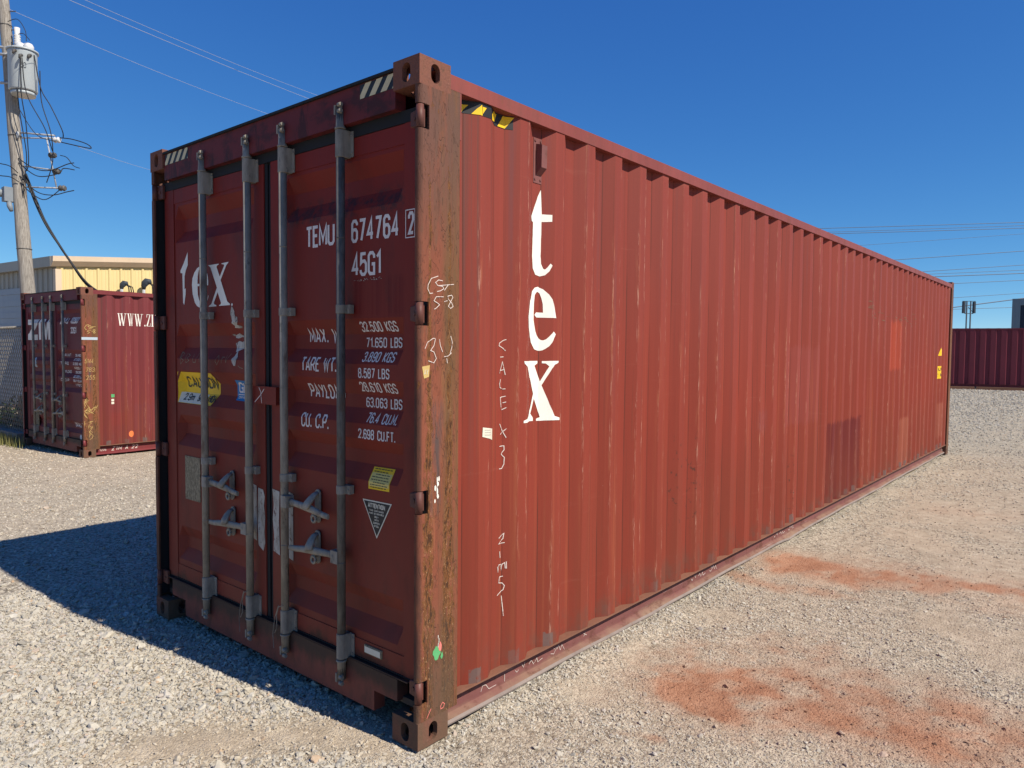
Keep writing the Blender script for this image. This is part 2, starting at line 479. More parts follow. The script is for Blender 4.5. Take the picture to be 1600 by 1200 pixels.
def f_galv(lo, hi, rough=0.5):
    def fn(T):
        n = T.noise(T.sc(26, 26, 9), 1.0, 5, 0.68)
        c = T.ramp(n, [(0.30, lo), (0.64, hi)])
        c = T.gain(c, 0.7 + T.noise(T.sc(3, 3, 1.1, 14), 1.0, 4, 0.6) * 0.6)
        c = T.mix(c, (0.095, 0.050, 0.030), T.noise(T.sc(13, 13, 5, 4), 1.0, 5, 0.72).ss(0.55, 0.70) * 0.65)
        c = T.mix(c, (0.022, 0.020, 0.019), T.noise(T.sc(19, 19, 7, 24), 1.0, 5, 0.72).ss(0.58, 0.70) * 0.75)
        return dict(color=c, rough=rough + 0.12, metal=0.0, spec=0.25, bump=(n, 0.003, 0.4))
    return fn
M['galv'] = mat('galv', f_galv((0.170, 0.152, 0.126), (0.270, 0.244, 0.205)))
M['galv_light'] = mat('galv_light', f_galv((0.185, 0.166, 0.138), (0.310, 0.280, 0.235)))
M['galv_dark'] = mat('galv_dark', f_galv((0.045, 0.043, 0.042), (0.135, 0.128, 0.118), 0.45))
M['steel_grey'] = mat('steel_grey', f_galv((0.30, 0.31, 0.33), (0.42, 0.43, 0.44)))

def plain(name, c, rough=0.6, var=0.25, sc=14.0, metal=0.0):
    def fn(T):
        n = T.noise(T.sc(sc, sc, sc), 1.0, 4, 0.6)
        return dict(color=T.gain(c, 1.0 - var * 0.5 + n * var), rough=rough, metal=metal, spec=0.3)
    M[name] = mat(name, fn)
plain('rubber', (0.012, 0.012, 0.014), 0.75)
plain('cable_black', (0.018, 0.018, 0.02), 0.55)
plain('cable_white', (0.34, 0.36, 0.42), 0.5, 0.1)
plain('black_paint', (0.02, 0.02, 0.022), 0.5)
plain('yellow_paint', (0.80, 0.50, 0.015), 0.5, 0.25)
plain('notice_yellow', (0.66, 0.52, 0.16), 0.55, 0.3)
plain('pale_stripe', (0.60, 0.50, 0.30), 0.55, 0.4)
plain('blue_sticker', (0.004, 0.16, 0.40), 0.4, 0.15)
plain('paper', (0.66, 0.62, 0.50), 0.7, 0.3)
plain('label_buff', (0.52, 0.36, 0.13), 0.7, 0.3)
plain('orange_sticker', (0.75, 0.19, 0.06), 0.5)
plain('green_paint', (0.10, 0.36, 0.14), 0.6, 0.4)
plain('pink_paint', (0.75, 0.20, 0.17), 0.6, 0.4)
plain('container_floor', (0.06, 0.045, 0.035), 0.8)
plain('red_lettering', (0.30, 0.05, 0.03), 0.6)

def f_white(c, wear):
    def fn(T):
        n = T.noise(T.sc(22, 22, 9), 1.0, 5, 0.65)
        k = T.gain(c, 0.85 + n * 0.3)
        k = T.mix(k, (0.30, 0.10, 0.08), T.noise(T.sc(45, 45, 20, 3), 1.0, 5, 0.7).ss(0.66, 0.72) * wear)
        return dict(color=k, rough=0.55, spec=0.3)
    return fn
M['white_letter'] = mat('white_letter', f_white((0.78, 0.74, 0.66), 0.9))
M['stencil'] = mat('stencil', f_white((0.66, 0.60, 0.57), 0.9))
def f_chalk(T):
    n = T.noise(T.sc(70, 70, 45), 1.0, 5, 0.7)
    c = T.mix((0.66, 0.56, 0.50), (0.24, 0.065, 0.045), n.ss(0.54, 0.64) * 0.8)
    return dict(color=c, rough=0.9, spec=0.1)
M['chalk'] = mat('chalk', f_chalk)
def f_tape(T):
    n = T.noise(T.sc(18, 18, 7), 1.0, 5, 0.7)
    c = T.ramp(n, [(0.32, (0.20, 0.17, 0.14)), (0.5, (0.42, 0.38, 0.32)), (0.7, (0.52, 0.50, 0.46))])
    c = T.mix(c, (0.09, 0.03, 0.028), T.noise(T.sc(38, 38, 22, 3), 1.0, 5, 0.75).ss(0.56, 0.64) * 0.9)
    return dict(color=c, rough=0.7, bump=(n, 0.004, 0.5))
M['old_tape'] = mat('old_tape', f_tape)

def f_plate(T):
    n = T.noise(T.sc(70, 70, 50), 1.0, 5, 0.7)
    c = T.ramp(n, [(0.35, (0.12, 0.095, 0.06)), (0.55, (0.26, 0.21, 0.13)), (0.70, (0.36, 0.31, 0.22))])
    return dict(color=c, rough=0.7)
M['old_plate'] = mat('old_plate', f_plate)

def f_wood(T):
    x, y, z = T.obj()
    n = T.noise(T.sc(60, 60, 1.6), 1.0, 5, 0.7)
    c = T.ramp(n, [(0.28, (0.12, 0.10, 0.085)), (0.5, (0.28, 0.25, 0.215)), (0.7, (0.42, 0.385, 0.335))])
    k = T.noise(T.sc(5, 5, 0.9, 4), 1.0, 4)
    c = T.gain(c, 0.7 + k * 0.6)
    c = T.mix(c, (0.05, 0.035, 0.025), T.noise(T.sc(9, 9, 5, 12), 1.0, 3).ss(0.70, 0.76) * 0.8)
    return dict(color=c, rough=0.85, spec=0.15, bump=(n, 0.01, 0.7))
M['pole_wood'] = mat('pole_wood', f_wood)
plain('timber', (0.22, 0.11, 0.065), 0.85, 0.6, 6)
plain('tank_grey', (0.40, 0.435, 0.45), 0.4, 0.12, 5)
plain('lamp_grey', (0.20, 0.22, 0.24), 0.55, 0.3, 7)
plain('porcelain', (0.60, 0.60, 0.60), 0.3, 0.1)

def f_siding(c):
    def fn(T):
        n = T.noise(T.sc(1, 1, 0.4), 1.6, 4)
        st = T.noise(T.sc(14, 14, 0.5, 3), 1.0, 4)
        return dict(color=T.gain(c, 0.84 + n * 0.2 + st * 0.12), rough=0.5, spec=0.3)
    return fn
M['siding_yellow'] = mat('siding_yellow', f_siding((0.66, 0.52, 0.25)))
M['siding_tan'] = mat('siding_tan', f_siding((0.33, 0.31, 0.26)))  # greyer siding for front wall and eave, with their shade painted in
M['trim_beige'] = mat('trim_beige', f_siding((0.62, 0.48, 0.34)))
M['roller_white'] = mat('roller_white', f_siding((0.27, 0.30, 0.34)))
M['shed_grey'] = mat('shed_grey', f_siding((0.14, 0.19, 0.22)))
M['shed_dark'] = mat('shed_dark', f_siding((0.022, 0.034, 0.055)))
plain('sign_dark', (0.035, 0.045, 0.06), 0.6)
plain('sign_pale', (0.40, 0.46, 0.52), 0.6)
plain('kerb_concrete', (0.20, 0.18, 0.16), 0.85, 0.5, 9)
plain('rust_pipe', (0.34, 0.20, 0.10), 0.8, 0.6, 12)
plain('power_line', (0.085, 0.125, 0.19), 0.5)  # bluish tint painted in as haze on the distant wires

def f_leaf(T):
    r = T.noise(T.sc(9, 9, 9), 1.0, 3)
    return dict(color=T.ramp(r, [(0.3, (0.018, 0.035, 0.010)), (0.7, (0.07, 0.11, 0.03))]), rough=0.6, spec=0.25)
M['leaf'] = mat('leaf', f_leaf)
def f_grass(T):
    r = T.noise(T.sc(5, 5, 5), 1.0, 3)
    return dict(color=T.ramp(r, [(0.35, (0.09, 0.11, 0.03)), (0.65, (0.30, 0.26, 0.10))]), rough=0.7, spec=0.2)
M['grass'] = mat('grass', f_grass)

# ---------------------------------------------------------------- ground
def vnoise(x, y, seed):
    xi = np.floor(x).astype(np.int64); yi = np.floor(y).astype(np.int64)
    fx = x - xi; fy = y - yi
    fx = fx * fx * (3 - 2 * fx); fy = fy * fy * (3 - 2 * fy)
    def h(a, b):
        n = (a * 374761393 + b * 668265263 + seed * 1442695041) & 0xFFFFFFFF
        n = ((n ^ (n >> 13)) * 1274126177) & 0xFFFFFFFF
        n = n ^ (n >> 16)
        return (n & 0xFFFF) / 65535.0
    return (h(xi, yi) * (1 - fx) + h(xi + 1, yi) * fx) * (1 - fy) + (h(xi, yi + 1) * (1 - fx) + h(xi + 1, yi + 1) * fx) * fy
def fbm(x, y, sc, seed, octs=4, k=0.5):
    s = np.zeros_like(x); a = 1.0; t = 0
    for o in range(octs):
        s += a * vnoise(x * sc + 17.3 * o, y * sc - 9.1 * o, seed + o); t += a
        a *= k; sc *= 2.03
    return s / t
def capsule(x, y, a, b, w):
    ax, ay = a; bx, by = b
    dx, dy = bx - ax, by - ay
    t = np.clip(((x - ax) * dx + (y - ay) * dy) / (dx * dx + dy * dy), 0, 1)
    return np.exp(-(((x - ax - t * dx) ** 2 + (y - ay - t * dy) ** 2) / (w * w)))
def sstep(a, b, x):
    t = np.clip((x - a) / (b - a), 0, 1); return t * t * (3 - 2 * t)

def masks(x, y):
    wx = x + (fbm(x, y, 1.5, 71, 5, 0.6) - 0.5) * 0.65
    wy = y + (fbm(x, y, 1.5, 91, 5, 0.6) - 0.5) * 0.65
    clay = np.maximum.reduce([
        1.00 * capsule(wx, wy, (0.70, 1.30), (0.92, 1.62), 0.20),
        0.55 * capsule(wx, wy, (0.95, 1.75), (1.55, 1.95), 0.30),
        0.70 * capsule(wx, wy, (1.20, 1.50), (2.00, 1.62), 0.24),
        0.35 * capsule(wx, wy, (0.55, 1.75), (0.95, 2.15), 0.28),
        0.95 * capsule(wx, wy, (0.30, 3.85), (1.10, 4.00), 0.26),
        0.80 * capsule(wx, wy, (1.10, 4.05), (1.90, 4.30), 0.20),
        0.40 * capsule(wx, wy, (0.15, 3.30), (0.55, 3.35), 0.16),
        0.40 * capsule(wx, wy, (0.42, 0.66), (0.55, 0.76), 0.06),
        0.50 * capsule(wx, wy, (0.75, 1.45), (2.0, 1.80), 0.50),
        0.46 * capsule(wx, wy, (0.30, 3.90), (2.0, 4.25), 0.50),
        0.20 * capsule(wx, wy, (0.9, 7.0), (2.6, 7.6), 0.4)])
    clay = clay * (0.55 + 0.45 * sstep(0.38, 0.58, fbm(x, y, 2.6, 33, 6, 0.68))) * (0.72 + 0.28 * sstep(0.38, 0.58, fbm(x, y, 11.0, 37, 4, 0.65)))
    clay = np.clip(clay * 1.45, 0, 1)
    right = sstep(-0.15, 0.25, x + 0.25 * (y < 0) * 0)
    right = np.where(y < 0.2, sstep(0.0, 0.5, (x * 0.8 + y * 0.2)), right)
    sand = right * (0.18 + 0.72 * sstep(0.40, 0.60, fbm(wx, wy, 1.1, 55, 5, 0.6)))
    sand *= 1 - 0.60 * sstep(0.52, 0.64, fbm(x, y, 1.25, 140, 4, 0.55))
    sand = np.maximum(sand, 0.85 * np.clip(clay * 1.8, 0, 1))
    sand *= 1 - 0.65 * sstep(6.0, 10.0, y)
    sand = np.maximum(sand, 0.95 * capsule(wx, wy, (-0.95, -0.75), (-0.22, 0.05), 0.15))
    sand = np.maximum(sand, 0.75 * sstep(-4.5, -6.5, x) * (0.4 + 0.6 * sstep(0.3, 0.6, fbm(x, y, 0.5, 5))))
    return clay, np.clip(sand, 0, 1)

def gheight(x, y):
    near = np.exp(-((x - 0.5) ** 2 + (y - 0.5) ** 2) / 1800.0)
    h = (fbm(x, y, 0.5, 11) - 0.5) * 0.030 + (fbm(x, y, 3.1, 12, 3) - 0.5) * 0.016 + (fbm(x, y, 17.0, 13, 2) - 0.5) * 0.009
    h = h * near - 0.012
    h = np.minimum(h, 0.012)
    dr = sstep(-0.16, -0.03, x) * sstep(0.26, 0.02, x) * sstep(0.2, 0.6, y) * sstep(12.0, 11.5, y)
    return h + dr * (0.006 + 0.022 * sstep(0.35, 0.7, fbm(x, y, 2.3, 201)))

t = np.linspace(-7.85, 7.85, 720)
gx = 0.1 + 0.5 * np.sinh(t)
gy = 0.6 + 0.5 * np.sinh(t)
GX, GY = np.meshgrid(gx, gy, indexing='ij')
HX, HY = GX.ravel(), GY.ravel()
GZ = gheight(HX, HY)
n = len(gx)
me = bpy.data.meshes.new('ground')
me.vertices.add(n * n)
me.vertices.foreach_set('co', np.stack([HX, HY, GZ], 1).astype(np.float32).ravel())
ii, jj = np.meshgrid(np.arange(n - 1), np.arange(n - 1), indexing='ij')
q = (ii * n + jj).ravel()
quads = np.stack([q, q + n, q + n + 1, q + 1], 1).astype(np.int32)
nf = len(quads)
me.loops.add(nf * 4)
me.loops.foreach_set('vertex_index', quads.ravel())
me.polygons.add(nf)
me.polygons.foreach_set('loop_start', np.arange(0, nf * 4, 4, dtype=np.int32))
me.polygons.foreach_set('use_smooth', np.ones(nf, dtype=bool))
me.update(calc_edges=True)
cl, sa = masks(HX, HY)
for nm, arr in (('clay', cl), ('sand', sa)):
    a = me.attributes.new(nm, 'FLOAT', 'POINT')
    a.data.foreach_set('value', arr.astype(np.float32))
ground = bpy.data.objects.new('ground', me)
COL.objects.link(ground)
tag(ground, 'crushed gravel yard with sandy patches and smears of red clay', 'ground', kind='structure')

def f_ground(T):
    x, y, z = T.obj()
    clay = T.attr('clay'); sand = T.attr('sand')
    v1 = T.vor(T.sc(1, 1, 1), 55, 'Color')
    sp = T.n('ShaderNodeSeparateColor'); T.put(v1, sp.inputs[0])
    r1 = S(T, sp.outputs[0]); r2 = S(T, sp.outputs[1])
    big = T.noise(T.sc(1, 1, 1), 0.8, 5, 0.6)
    grav = T.ramp(r1 * 0.75 + T.noise(T.sc(1, 1, 1), 30, 3) * 0.25, [(0.15, (0.17, 0.14, 0.105)), (0.45, (0.36, 0.31, 0.235)), (0.8, (0.53, 0.465, 0.36))])
    tan = T.ramp(T.noise(T.sc(1, 1, 1, 7), 9, 6, 0.65), [(0.25, (0.27, 0.212, 0.150)), (0.5, (0.415, 0.335, 0.245)), (0.75, (0.52, 0.435, 0.33))])
    fine = T.noise(T.sc(1, 1, 1, 3), 160, 3, 0.7)
    tan = T.mix(tan, (0.22, 0.18, 0.14), fine.ss(0.55, 0.64) * 0.75)
    tan = T.mix(tan, (0.62, 0.56, 0.48), fine.ss(0.40, 0.30) * 0.5)
    c = T.mix(grav, tan, (sand * 0.9 + big * 0.35 - 0.08).max(0.0).min(1.0))
    cn = T.noise(T.sc(1, 1, 1, 21), 6, 5, 0.65)
    cc = T.ramp(cn, [(0.25, (0.24, 0.098, 0.052)), (0.5, (0.345, 0.165, 0.095)), (0.75, (0.42, 0.235, 0.150))])
    cc = T.mix(cc, (0.15, 0.06, 0.03), fine.ss(0.57, 0.66) * 0.55)
    c = T.mix(c, cc, clay.ss(0.03, 0.95) * 0.92)
    c = T.gain(c, 0.82 + big * 0.36)
    d1 = T.vor(T.sc(1, 1, 1), 55, 'Distance')
    d2 = T.vor(T.sc(1, 1, 1, 4), 130, 'Distance')
    hh = (1.0 - d1) * 0.9 * (1.0 - sand * 0.6) + (1.0 - d2) * 0.4 + T.noise(T.sc(1, 1, 1, 9), 24, 4, 0.6) * 0.9
    return dict(color=c, rough=0.92, spec=0.12, bump=(hh, 0.012, 0.75))
me.materials.append(mat('ground_gravel', f_ground))

# loose stones lying on the yard: points carrying size, turn and colour, one stone instanced on each
rng = np.random.default_rng(3)
CX, CY = 2.216, -2.045
VA = R(130.0)
def stone_pts(nwant, r0, r1, k, half):
    u = rng.random(nwant)
    e = 2 - k
    r = (r0 ** e + u * (r1 ** e - r0 ** e)) ** (1 / e)
    a = VA + (rng.random(nwant) * 2 - 1) * half
    return CX + r * np.cos(a), CY + r * np.sin(a), r
parts = [stone_pts(260000, 1.3, 6.0, 0.35, R(56)), stone_pts(170000, 5.0, 42.0, 1.45, R(50)), stone_pts(26000, 0.6, 4.0, 0.2, R(180))]
sx_ = np.concatenate([p[0] for p in parts]); sy_ = np.concatenate([p[1] for p in parts]); sr_ = np.concatenate([p[2] for p in parts])
c_, s_ = masks(sx_, sy_)
dens = (1 - 0.30 * s_) * (1 - 0.76 * np.clip(c_ * 1.5, 0, 1))
clump = sstep(0.46, 0.60, fbm(sx_, sy_, 1.25, 140, 4, 0.55))
dens *= np.where((sx_ > -0.2) & (sy_ > 0.1), 0.46 + 0.40 * clump, 1.0)
dens *= 1 - 0.80 * capsule(sx_, sy_, (-0.95, -0.75), (-0.22, 0.05), 0.16)
dens *= np.where((sx_ > 0) & (sy_ > 0.0), 0.95, 1.0)
keep = rng.random(len(sx_)) < dens
inside = (sx_ > -2.40) & (sx_ < -0.05) & (sy_ > 0.10) & (sy_ < 12.1)
inside |= (sx_ > -12.2) & (sx_ < -9.85) & (sy_ > 2.3) & (sy_ < 8.2)
keep &= ~inside
sx_, sy_, sr_, c_, s_ = sx_[keep], sy_[keep], sr_[keep], c_[keep], s_[keep]
N = len(sx_)
size = np.exp(rng.normal(math.log(0.0053), 0.44, N))
left = 1 - sstep(-0.4, 0.3, sx_)
size *= 0.72 + 0.42 * left
big = rng.random(N) < 0.007
size = np.where(big, size * 1.9, size)
size = np.where((c_ > 0.35) & (rng.random(N) < 0.06), size * 2.0, size)
size = np.clip(size, 0.0035, 0.030)
size *= 1 - 0.35 * s_
size *= np.where((sx_ > -0.2) & (sy_ > 0.1), 0.74 + 0.24 * clump[keep], 1.0)
size = np.where(sr_ > 6, np.maximum(size * 1.15, 0.0012 * sr_ ** 0.9), size)
size = np.clip(size, 0.003, 0.034)
flat_ = 0.38 + 0.34 * rng.random(N)
scl = np.stack([size * (0.85 + 0.5 * rng.random(N)), size * (0.7 + 0.35 * rng.random(N)), size * flat_], 1)
rot = np.stack([rng.normal(0, 0.45, N), rng.normal(0, 0.45, N), rng.random(N) * 6.283], 1)
sz_ = gheight(sx_, sy_) + scl[:, 2] * (0.10 + 0.45 * rng.random(N))
me = bpy.data.meshes.new('gravel')
me.vertices.add(N)
me.vertices.foreach_set('co', np.stack([sx_, sy_, sz_], 1).astype(np.float32).ravel())
for nm, typ, arr in (('scl', 'FLOAT_VECTOR', scl), ('rot', 'FLOAT_VECTOR', rot), ('clay', 'FLOAT', c_), ('sandy', 'FLOAT', s_), ('tone', 'FLOAT', rng.random(N))):
    a = me.attributes.new(nm, typ, 'POINT')
    a.data.foreach_set('vector' if 'VECTOR' in typ else 'value', np.ascontiguousarray(arr, dtype=np.float32).ravel())
a = me.attributes.new('idx', 'INT', 'POINT')
a.data.foreach_set('value', rng.integers(0, 7, N).astype(np.int32))
gravel = bpy.data.objects.new('gravel', me)
COL.objects.link(gravel)
tag(gravel, 'loose pale grey and tan crushed stones scattered over the yard', 'gravel', kind='stuff')

def f_stone(T):
    r = T.attr('tone', 'INSTANCER'); cl = T.attr('clay', 'INSTANCER'); sa = T.attr('sandy', 'INSTANCER')
    c = T.ramp(r, [(0.0, (0.20, 0.185, 0.16)), (0.08, (0.36, 0.33, 0.28)), (0.36, (0.435, 0.40, 0.335)), (0.64, (0.44, 0.39, 0.31)), (0.84, (0.50, 0.465, 0.40)), (0.96, (0.42, 0.375, 0.335)), (1.0, (0.44, 0.31, 0.20))])
    c = T.mix(c, (0.46, 0.355, 0.245), sa * 0.45)
    c = T.mix(c, T.gain((0.30, 0.135, 0.075), 0.45 + r * 0.9), cl.ss(0.08, 0.7) * 0.85)
    c = T.gain(c, 0.84 + T.noise(T.sc(1, 1, 1), 2.5, 4) * 0.30)
    return dict(color=c, rough=0.9, spec=0.15)
stone_mat = mat('gravel_stone', f_stone)

ng = bpy.data.node_groups.new('gravel_scatter', 'GeometryNodeTree')
ng.interface.new_socket('Geometry', in_out='INPUT', socket_type='NodeSocketGeometry')
ng.interface.new_socket('Geometry', in_out='OUTPUT', socket_type='NodeSocketGeometry')
gi = ng.nodes.new('NodeGroupInput'); go = ng.nodes.new('NodeGroupOutput')
g2i = ng.nodes.new('GeometryNodeGeometryToInstance')
for k in range(7):
    ico = ng.nodes.new('GeometryNodeMeshIcoSphere'); ico.inputs['Radius'].default_value = 1.0; ico.inputs['Subdivisions'].default_value = 2
    sp = ng.nodes.new('GeometryNodeSetPosition')
    nz = ng.nodes.new('ShaderNodeTexNoise'); nz.noise_dimensions = '4D'
    nz.inputs['Scale'].default_value = 0.75; nz.inputs['Detail'].default_value = 1.0; nz.inputs['W'].default_value = 3.7 * k
    pos = ng.nodes.new('GeometryNodeInputPosition')
    ng.links.new(pos.outputs[0], nz.inputs['Vector'])
    sub = ng.nodes.new('ShaderNodeVectorMath'); sub.operation = 'SUBTRACT'; sub.inputs[1].default_value = (0.5, 0.5, 0.5)
    ng.links.new(nz.outputs['Color'], sub.inputs[0])
    scn = ng.nodes.new('ShaderNodeVectorMath'); scn.operation = 'SCALE'; scn.inputs['Scale'].default_value = 2.1
    ng.links.new(sub.outputs[0], scn.inputs[0])
    ng.links.new(ico.outputs[0], sp.inputs['Geometry']); ng.links.new(scn.outputs[0], sp.inputs['Offset'])
    sm = ng.nodes.new('GeometryNodeSetMaterial'); sm.inputs['Material'].default_value = stone_mat
    ng.links.new(sp.outputs[0], sm.inputs[0])
    ss_ = ng.nodes.new('GeometryNodeSetShadeSmooth'); ss_.inputs['Shade Smooth'].default_value = False
    ng.links.new(sm.outputs[0], ss_.inputs[0])
    ng.links.new(ss_.outputs[0], g2i.inputs[0])
iop = ng.nodes.new('GeometryNodeInstanceOnPoints')
iop.inputs['Pick Instance'].default_value = True
ng.links.new(gi.outputs[0], iop.inputs['Points']); ng.links.new(g2i.outputs[0], iop.inputs['Instance'])
for nm, typ, sock in (('idx', 'INT', 'Instance Index'), ('rot', 'FLOAT_VECTOR', 'Rotation'), ('scl', 'FLOAT_VECTOR', 'Scale')):
    na = ng.nodes.new('GeometryNodeInputNamedAttribute'); na.data_type = typ; na.inputs['Name'].default_value = nm
    ng.links.new(na.outputs[0], iop.inputs[sock])
ng.links.new(iop.outputs[0], go.inputs[0])
md = gravel.modifiers.new('scatter', 'NODES'); md.node_group = ng
me.materials.append(stone_mat)

# ---------------------------------------------------------------- lettering
def LP(w, b=0.0, t=1.0, c=0.13):
    return [(c, b), (w - c, b), (w, b + c), (w, t - c), (w - c, t), (c, t), (0, t - c), (0, b + c), (c, b)]
G = {
 '0': (.5, [LP(.5)]), 'O': (.5, [LP(.5)]), '1': (.32, [[(.02, .78), (.26, 1), (.26, 0)]]),
 '2': (.5, [[(0, .74), (0, .87), (.13, 1), (.37, 1), (.5, .87), (.5, .66), (.02, .04), (.5, .04)]]),
 '3': (.5, [[(0, .78), (0, .87), (.13, 1), (.37, 1), (.5, .87), (.5, .64), (.38, .53), (.5, .42), (.5, .13), (.37, 0), (.13, 0), (0, .13), (0, .22)], [(.18, .53), (.38, .53)]]),
 '4': (.52, [[(.38, 0), (.38, 1), (.0, .27), (.32, .27)], [(.44, .27), (.54, .27)]]),
 '5': (.5, [[(.47, 1), (.06, 1), (.03, .56), (.15, .64), (.37, .64), (.5, .51), (.5, .13), (.37, 0), (.13, 0), (0, .13), (0, .22)]]),
 '6': (.5, [[(.5, .78), (.5, .87), (.37, 1), (.13, 1), (0, .87), (0, .13), (.13, 0), (.37, 0), (.5, .13), (.5, .44), (.37, .57), (.13, .57), (.03, .48)]]),
 '7': (.5, [[(0, 1), (.48, 1), (.16, 0)]]),
 '8': (.5, [LP(.5, 0, .54), LP(.46, .54, 1.0, .11)]),
 '9': (.5, [[(0, .22), (0, .13), (.13, 0), (.37, 0), (.5, .13), (.5, .87), (.37, 1), (.13, 1), (0, .87), (0, .56), (.13, .43), (.37, .43), (.47, .52)]]),
 'A': (.54, [[(0, 0), (.27, 1), (.54, 0)], [(.1, .28), (.44, .28)]]),
 'B': (.5, [[(0, 0), (0, 1), (.36, 1), (.47, .89), (.47, .65), (.37, .54), (.5, .42), (.5, .12), (.38, 0), (0, 0)], [(.03, .54), (.35, .54)]]),
 'C': (.5, [[(.5, .74), (.5, .87), (.37, 1), (.13, 1), (0, .87), (0, .13), (.13, 0), (.37, 0), (.5, .13), (.5, .26)]]),
 'D': (.5, [[(0, 0), (0, 1), (.36, 1), (.5, .86), (.5, .14), (.36, 0), (0, 0)]]),
 'E': (.42, [[(.42, 1), (0, 1), (0, 0), (.42, 0)], [(.03, .54), (.36, .54)]]),
 'F': (.42, [[(.42, 1), (0, 1), (0, 0)], [(.03, .52), (.36, .52)]]),
 'G': (.5, [[(.5, .74), (.5, .87), (.37, 1), (.13, 1), (0, .87), (0, .13), (.13, 0), (.5, 0), (.5, .46), (.28, .46)]]),
 'H': (.5, [[(0, 0), (0, 1)], [(.5, 0), (.5, 1)], [(.03, .52), (.47, .52)]]),
 'I': (.02, [[(.01, 0), (.01, 1)]]), 'J': (.4, [[(.4, 1), (.4, .13), (.28, 0), (.12, 0), (0, .13)]]),
 'K': (.5, [[(0, 0), (0, 1)], [(.5, 1), (.06, .45), (.5, 0)]]),
 'L': (.42, [[(0, 1), (0, 0), (.42, 0)]]), 'M': (.62, [[(0, 0), (0, 1), (.31, .25), (.62, 1), (.62, 0)]]),
 'N': (.5, [[(0, 0), (0, 1), (.5, 0), (.5, 1)]]),
 'P': (.5, [[(0, 0), (0, 1), (.37, 1), (.5, .88), (.5, .58), (.37, .46), (0, .46)]]),
 'R': (.5, [[(0, 0), (0, 1), (.37, 1), (.5, .88), (.5, .58), (.37, .46), (.03, .46)], [(.27, .44), (.5, 0)]]),
 'S': (.5, [[(.5, .78), (.5, .87), (.37, 1), (.13, 1), (0, .87), (0, .65), (.13, .54), (.37, .48), (.5, .37), (.5, .13), (.37, 0), (.13, 0), (0, .13), (0, .22)]]),
 'T': (.5, [[(0, 1), (.5, 1)], [(.25, .97), (.25, 0)]]), 'U': (.5, [[(0, 1), (0, .13), (.13, 0), (.37, 0), (.5, .13), (.5, 1)]]),
 'V': (.5, [[(0, 1), (.25, 0), (.5, 1)]]), 'W': (.7, [[(0, 1), (.16, 0), (.35, .8), (.54, 0), (.7, 1)]]),
 'X': (.5, [[(0, 0), (.5, 1)], [(0, 1), (.5, 0)]]), 'Y': (.5, [[(0, 1), (.25, .48), (.5, 1)], [(.25, .5), (.25, 0)]]),
 'Z': (.5, [[(0, 1), (.5, 1), (0, 0), (.5, 0)]]), '.': (.10, [[(.05, -.03), (.05, .14)]]), '-': (.25, [[(0, .5), (.25, .5)]]),
 'm': (.6, [[(0, 0), (0, .62), (.3, .62), (.3, 0)], [(.3, .62), (.6, .62), (.6, 0)]]),
 'f': (.3, [[(.1, 0), (.1, .9), (.3, 1)], [(0, .6), (.28, .6)]]), 't': (.3, [[(.1, .9), (.1, 0), (.3, 0)], [(0, .62), (.28, .62)]]),
 'i': (.02, [[(.01, 0), (.01, .62)], [(.01, .8), (.01, .9)]]), 'n': (.34, [[(0, 0), (0, .62), (.34, .62), (.34, 0)]]), ' ': (.3, []),
}
def ribbon(p, w):
    """mitred strip along a 2D line, as quads"""
    n = len(p)
    closed = n > 2 and abs(p[0][0] - p[-1][0]) + abs(p[0][1] - p[-1][1]) < 1e-6
    L, Rr = [], []
    for i in range(n):
        a = p[i - 1] if i > 0 else (p[-2] if closed else None)
        b = p[i + 1] if i < n - 1 else (p[1] if closed else None)
        d = []
        for u, v in ((a, p[i]), (p[i], b)):
            if u is None or v is None: continue
            dx, dy = v[0] - u[0], v[1] - u[1]; l = math.hypot(dx, dy) or 1e-9
            d.append((dx / l, dy / l))
        if len(d) == 1: nx, ny, k = -d[0][1], d[0][0], 1.0
        else:
            nx, ny = -(d[0][1] + d[1][1]), d[0][0] + d[1][0]
            l = math.hypot(nx, ny) or 1e-9; nx /= l; ny /= l
            k = 1.0 / max(0.42, nx * -d[0][1] + ny * d[0][0])
        L.append((p[i][0] + nx * w * k / 2, p[i][1] + ny * w * k / 2))
        Rr.append((p[i][0] - nx * w * k / 2, p[i][1] - ny * w * k / 2))
    return [[L[i], L[i + 1], Rr[i + 1], Rr[i]] for i in range(n - 1)]

